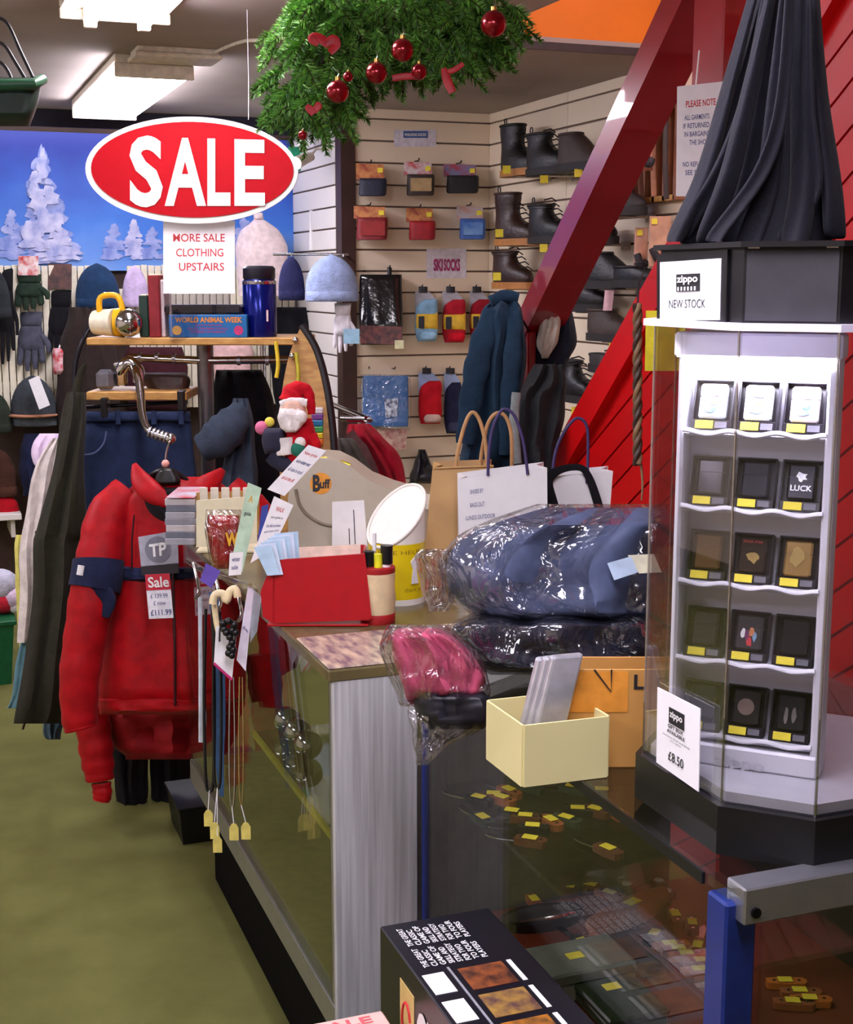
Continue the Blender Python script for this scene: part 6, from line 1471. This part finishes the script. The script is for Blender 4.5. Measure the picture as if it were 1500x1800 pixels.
def socks(x0, y0, x1, y1, c1, c2, label, toe=None, band=True, hdr=(168, 166, 172)):
    d = bk_d((x0 + x1) / 2, y1, .09); w_ = x1 - x0; h = y1 - y0
    t = thing('sock_pack', label, 'socks', P((x0 + x1) / 2, y1, d), 'ski socks on the slat wall')
    part('header_card', Quad(((x0, y0), (x0 + w_ * .6, y0), (x1, y0 + h * .2), (x0, y0 + h * .42)), d + .005).sheet(.003), mat('hdr_grey%d' % hdr[0], hdr, .4), t)
    part('sock', rows_loft([(y0 + h * .16, x0 + w_ * .45, x1 - 2), (y0 + h * .28, x0 + w_ * .1, x1), (y0 + h * .5, x0, x1 - 1), (y0 + h * .8, x0, x1), (y1, x0 + 4, x1 - 4)], d, .03, sq=.6, k=5), fabric('sock' + str(c1), c1), t, 60)
    part('toe', rows_loft([(y1 - h * .2, x0 + w_ * .25, x1 - 4), (y1 - h * .1, x0 + w_ * .2, x1 - 1), (y1 - 2, x0 + w_ * .3, x1 - 6)], d - .012, .026, k=4), fabric('sock' + str(c2), c2), t, 60)
    if band:
        part('yellow_band', rows_loft([(y0 + h * .42, x0 + 2, x1), (y0 + h * .6, x0 + 1, x1), (y0 + h * .78, x0 + 2, x1)], d - .004, .033, sq=.5, k=3), mat('band_yellow', (226, 182, 50), .5), t, 60)
        part('print', Quad(((x0 + 6, y0 + h * .5), (x0 + 16, y0 + h * .5), (x0 + 16, y0 + h * .74), (x0 + 6, y0 + h * .74)), d - .042).sheet(.0008), INK, t)
    hookpack(t, x0 + w_ * .3, y0 - 4, d)
    part('hook_card', limb([(x0 + w_ * .35, y0 - 8, 16), (x0 + w_ * .35, y0 + 2, 16)], d, .3, wr=0), INK, t)
socks(730, 512, 770, 600, (136, 176, 206), (150, 190, 220), 'pale blue ski sock pack with yellow band')
socks(778, 512, 819, 602, (176, 30, 46), (206, 20, 40), 'red and grey ski sock pack beside the pale blue one')
socks(826, 512, 862, 600, (150, 24, 40), (130, 20, 40), 'dark red ski sock pack half behind the teal fleece')
socks(736, 655, 777, 745, (190, 20, 34), (200, 170, 160), 'red novelty sock pair with animal print', band=False, hdr=(150, 170, 214))
socks(781, 655, 812, 762, (36, 38, 66), (60, 62, 90), 'navy novelty socks with white snowflakes', band=False, hdr=(151, 174, 214))
solo('boot_tree', rows_loft([(790, 736, 748), (810, 730, 756), (835, 722, 768), (850, 716, 770)], bk_d(740, 850, .08), .05, fold=.01), mat('dark_pack', (34, 34, 42), .4, var=.4, vs=12), 'dark packaged item low on the slat wall beside the crimson jacket', 'pack', 60)

# ================================================================== BOOTS ON THE SIDE WALL
LEA = {'black': mat('boot_black', (14, 13, 15), .45, var=.2, vs=20, bump=.2, bs=60), 'brown': mat('boot_brown', (50, 28, 20), .42, var=.2, vs=14, bump=.2, bs=60), 'grey': mat('boot_grey', (50, 46, 46), .6, var=.25, vs=16, bump=.2), 'taupe': mat('boot_taupe', (62, 48, 42), .6, var=.2, vs=16, bump=.2)}
SOLE = {'tan': mat('sole_tan', (176, 116, 56), .6), 'dark': mat('sole_dark', (34, 30, 30), .7)}
def boot(x0, y0, x1, y1, leather, sole, label, kind='boot', tagpos=None):
    xm = (x0 + x1) / 2
    b = pX(xm, y1, RX - .15); d = dep(b); s = d / F
    wv = (x1 - x0) * s; H = (y1 - y0) * s; L = .27
    ca = min(.98, wv / L); sa = math.sqrt(1 - ca * ca)
    ux = RT * ca - FH * sa                          # heel to toe
    vx = Vector((-ux.y, ux.x, 0))
    o = Vector((b.x, b.y, b.z)) 
    t = thing('boot' if kind == 'boot' else 'shoe', label, kind, o, 'footwear on the slat wall')
    low = H < .15
    prof = ([(0.03, -.125, .135, .045), (.05, -.13, .140, .046), (.075, -.13, .125, .045), (.095, -.128, .08, .042), (.115, -.125, .035, .040), (.14, -.122, .012, .040)] if True else [])
    hs = H
    if low: prof = [(.025, -.125, .135, .043), (.045, -.13, .14, .044), (.07, -.13, .11, .042), (H * .8, -.128, .05, .038), (H, -.122, .0, .036)]
    else: prof += [(max(.16, H * .75), -.125, .010, .042), (H * .92, -.128, .018, .045), (H, -.128, .016, .044)]
    rings = []
    for z, a, c, w_ in cr(prof, 3):
        ring = []
        for j in range(22):
            th = 2 * PI * j / 22; cs, sn = math.cos(th), math.sin(th)
            xx = (a + c) / 2 + (c - a) / 2 * math.copysign(abs(cs) ** .75, cs); 
            yy = w_ * math.copysign(abs(sn) ** .8, sn) * (1 - .18 * max(0, cs))
            ring.append(o + ux * xx + vx * yy + ZZ * z)
        rings.append(ring)
    part('upper', loft(rings), LEA[leather], t, 60)
    def so(z0, z1, k): return loft([[o + ux * (.006 + .142 * k * math.copysign(abs(math.cos(2 * PI * j / 22)) ** .75, math.cos(2 * PI * j / 22))) + vx * (.049 * k * math.copysign(abs(math.sin(2 * PI * j / 22)) ** .8, math.sin(2 * PI * j / 22)) * (1 - .1 * max(0, math.cos(2 * PI * j / 22)))) + ZZ * z for j in range(22)] for z in (z0, z1)])
    part('sole', so(.0, .03, 1.0), SOLE[sole], t, 50)
    for k in range(2 if low else 5):
        z = (.085 if not low else .06) + k * .022; xx = (.1 - k * .022) if not low else .07 - k * .03
        part('lace', tube([o + ux * xx + vx * .03 + ZZ * z, o + ux * (xx + .012) + ZZ * (z + .012), o + ux * xx - vx * .03 + ZZ * (z + .004)], .003, 6), INK, t)
    part('collar', tube([r_ for r_ in rings[-1]] + [rings[-1][0]], .006, 8), LEA[leather], t, 60)
    if not low: part('pull_loop', tube(cr([tuple(o - ux * .125 + ZZ * H), tuple(o - ux * .13 + ZZ * (H + .03)), tuple(o - ux * .115 + ZZ * (H + .032)), tuple(o - ux * .112 + ZZ * H)], 4), .003, 6), INK, t)
    if tagpos:
        q = Quad(((tagpos[0] - 7, tagpos[1] - 7), (tagpos[0] + 7, tagpos[1] - 7), (tagpos[0] + 7, tagpos[1] + 7), (tagpos[0] - 7, tagpos[1] + 7)), d - .07)
        part('price_tag', q.sheet(.0015), YEL, t)
    zs = o.z
    sh_ = thing('shoe_shelf', 'beige shoe shelf under the ' + ' '.join(label.split()[:9]), 'shoe shelf', (RX - .1, o.y, zs - .006), 'shoe shelves on the slat wall')
    part('plate', rbox(RX - .17, RX - .014, o.y - .035, o.y + .035, zs - .005, zs - .0005, .002, 1), mat('shelf_beige', (190, 176, 156), .5), sh_)
    part('clip', rbox(RX - .02, RX - .012, o.y - .035, o.y + .035, zs - .02, zs + .015, .002, 1), mat('shelf_beige', (190, 176, 156), .5), sh_)
boot(888, 222, 940, 310, 'black', 'tan', 'tall black boot with tan sole on the top boot row', tagpos=(891, 298))
boot(934, 237, 990, 308, 'black', 'dark', 'black ankle boot beside the tall black boot', tagpos=(957, 315))
boot(990, 236, 1048, 300, 'taupe', 'dark', 'taupe hiking boot half behind the red rail', tagpos=(1017, 304))
boot(876, 342, 938, 432, 'brown', 'tan', 'tall brown boot with tan sole on the second row', tagpos=(878, 410))
boot(938, 362, 990, 428, 'black', 'dark', 'black laced hiking boot beside the tall brown boot', tagpos=(956, 436))
boot(872, 444, 930, 508, 'brown', 'tan', 'brown boot with tan sole below the tall brown boot', tagpos=(874, 486))
boot(1056, 328, 1122, 380, 'grey', 'dark', 'grey walking shoe just past the red rail', 'shoe', (1074, 384))
boot(1022, 392, 1072, 430, 'black', 'dark', 'small black shoe below the grey walking shoe', 'shoe')
boot(1036, 446, 1108, 508, 'black', 'dark', 'black ankle boot with pink ticket above the trainers')
boot(992, 470, 1060, 548, 'black', 'dark', 'large black boot close behind the red rail')
boot(1042, 546, 1106, 600, 'taupe', 'dark', 'taupe trainer near the sloping red stringer', 'shoe', (1078, 610))
boot(1092, 470, 1140, 506, 'black', 'dark', 'black shoe beside the brown belts', 'shoe')
boot(992, 636, 1032, 706, 'black', 'dark', 'glossy black boot low beside the grey jacket', tagpos=(1012, 722))
boot(1050, 625, 1084, 655, 'grey', 'dark', 'small grey shoe by the sloping red stringer', 'shoe')
solo('pink_ticket', Quad(((1064, 510), (1080, 510), (1076, 546), (1060, 546)), 5.2).sheet(.001), mat('ticket_pink', (232, 196, 206), .5), 'narrow pink ticket hanging under the black ankle boot', 'ticket')

# wooden belt display, belts and holsters
bd_ = thing('belt_rack', 'wooden belt rack with dark brown slots on the slat wall', 'rack', pX(1155, 355, RX - .1))
A = pX(1190, 180, RX - .06); B = pX(1112, 355, RX - .06)
y0_, y1_ = min(A.y, B.y), max(A.y, B.y); z1_ = pX(1150, 185, RX - .06).z; z0_ = pX(1150, 355, RX - .06).z
part('frame', rbox(RX - .06, RX - .014, y0_, y1_, z1_ - .02, z1_, .002, 1), WOOD, bd_); part('frame', rbox(RX - .06, RX - .014, y0_, y1_, z0_, z0_ + .02, .002, 1), WOOD, bd_)
for k in range(5):
    yy = y0_ + (y1_ - y0_) * k / 4.0; part('upright', rbox(RX - .06, RX - .014, yy - .012, yy + .012, z0_, z1_, .002, 1), mat('brown_wood', (136, 84, 56), .5, var=.2, vs=8), bd_)
part('back_board', box(RX - .02, RX - .014, y0_, y1_, z0_, z1_), mat('dark_brown_panel', (44, 34, 24), .7), bd_)
BEL = [mat('belt_tan', (160, 104, 74), .5), mat('belt_dark', (44, 30, 28), .5), mat('belt_brown', (98, 60, 44), .5)]
for k, (x, ya, yb, lab) in enumerate(((1112, 240, 350, 'dark brown belt hanging beside the belt rack'), (1128, 230, 350, 'tan belt hanging in the belt rack'), (1150, 190, 345, 'brown belt with tan card in the belt rack'), (1172, 190, 350, 'dark belt by the white poster'))):
    dd = dep(pX(x, yb, RX - .10)); bl = thing('belt', lab, 'belt', P(x, yb, dd), 'belts on the slat wall')
    part('strap', limb([(x, ya, 10), (x - 2, (ya + yb) / 2, 10), (x, yb, 10)], dd, .25, wr=0), BEL[(k + 1) % 3], bl, 60)
    part('buckle', tube([P(x - 6, ya, dd), P(x + 6, ya, dd), P(x + 6, ya - 12, dd), P(x - 6, ya - 12, dd), P(x - 6, ya, dd)], .003, 6), CHROME, bl)
for k, (x0, x1, y0, y1, c, lab) in enumerate(((1116, 1140, 400, 480, (190, 140, 116), 'tan packaged strap below the belt rack'), (1142, 1180, 380, 470, (196, 150, 120), 'wide tan card pack below the belt rack'), (1130, 1150, 240, 300, (170, 110, 90), 'tan pouch on the belt rack'))):
    dd = dep(pX((x0 + x1) / 2, y1, RX - (.1 if k < 2 else .14))); t = thing('accessory_pack', lab, 'pack', P((x0 + x1) / 2, y1, dd))
    part('card', rows_loft([(y0, x0, x1), (y0 + 8, x0, x1), (y1 - 10, x0 - 2, x1 - 2), (y1, x0, x1 - 2)], dd, .02, sq=.4, k=3), mat('acc%d' % k, c, .5, var=.25, vs=14), t, 50)
    part('dark_item', limb([(x0 + 4, y1 - 34, 12), ((x0 + x1) / 2, y1 - 12, 16), (x1 - 2, y1 - 22, 12)], dd - .03, .5), INK, t, 60)
    part('yellow_price', Quad(((x0 + 4, y0 + 4), (x0 + 14, y0 + 4), (x0 + 14, y0 + 14), (x0 + 4, y0 + 14)), dd - .025).sheet(.001), YEL, t)

# ================================================================== CLOTHES ON THE NEWEL POST
TEAL = fabric('teal_fleece', (24, 46, 66), bump=.4, bs=60)
d = 4.33
tf = thing('fleece_jacket', 'teal blue fleece jacket hanging on the red newel post', 'jacket', P(860, 815, d))
part('body', rows_loft([(528, 866, 908), (545, 850, 918), (590, 838, 922), (650, 826, 920), (720, 820, 916), (780, 812, 912), (820, 810, 908), (880, 812, 906)], d, .07, fold=.022, ff=2.4, seed=2, n=40), TEAL, tf, 60)
part('sleeve', limb([(866, 545, 30, -.03), (846, 610, 44, -.05), (830, 690, 42, -.05), (818, 780, 34, -.04)], d - .03, .35, wr=.1), TEAL, tf, 60)
part('collar', limb([(862, 530, 20), (888, 520, 22), (912, 524, 18)], d - .04, .5), TEAL, tf, 60)
part('sleeve', limb([(905, 560, 26, -.03), (900, 640, 32, -.06), (892, 730, 28, -.06), (888, 800, 22, -.05)], d - .03, .35, wr=.1), TEAL, tf, 60)
part('zip', tube([P(914, 540, d - .06), P(912, 620, d - .07), P(908, 720, d - .07)], .003, 6), DARKMET, tf, 60)
part('hang_loop', tube([P(900, 530, d), Vector((SX, 4.09, 1.41))], .004, 6), DARKMET, tf)
gj2 = thing('lined_jacket', 'dark grey jacket with pale lining hanging on the newel post', 'jacket', P(960, 815, 4.05))
GJ = fabric('charcoal_green', (38, 40, 42))
part('body', rows_loft([(640, 940, 990), (670, 926, 994), (700, 908, 996), (740, 902, 992), (790, 903, 980), (830, 908, 972), (880, 912, 966)], 4.22, .05, fold=.016, ff=2.6, seed=6, n=40), GJ, gj2, 60)
part('hood', rows_loft([(512, 968, 984), (530, 958, 998), (560, 940, 1010), (600, 928, 1012), (635, 930, 1000), (670, 925, 992)], 4.5, .045, fold=.012), fabric('navy_black', (22, 24, 34)), gj2, 60)
part('lining', rows_loft([(540, 962, 982), (570, 950, 986), (605, 944, 978), (630, 952, 964)], 4.435, .025, fold=.006), fabric('lining_pale', (190, 180, 166)), gj2, 60, label='pale fleece lining')
part('hang_loop', tube([P(960, 570, 4.5), Vector((SX + .02, 4.11, 1.41))], .004, 6), DARKMET, gj2)
part('pale_facing', limb([(908, 690, 16), (904, 750, 18), (910, 815, 16)], 4.15, .4), fabric('facing_grey', (130, 140, 140)), gj2, 60)

# hats and glove that hang on a short rail before the brown post
hr = thing('hat_rail', 'short chrome hat rail fixed to the brown post', 'hat rail', P(560, 450, 6.0))
e0, e1 = P(480, 447, 6.05), P(612, 447, 6.05)
part('rail', tube([e0, e1, Vector((PX0, BY - .03, e1.z))], .006, 8), CHROME, hr, 60)
for x in (512, 584, 604): part('hook', tube([P(x, 447, 6.05), P(x, 452, 6.02)], .004, 6), CHROME, hr)
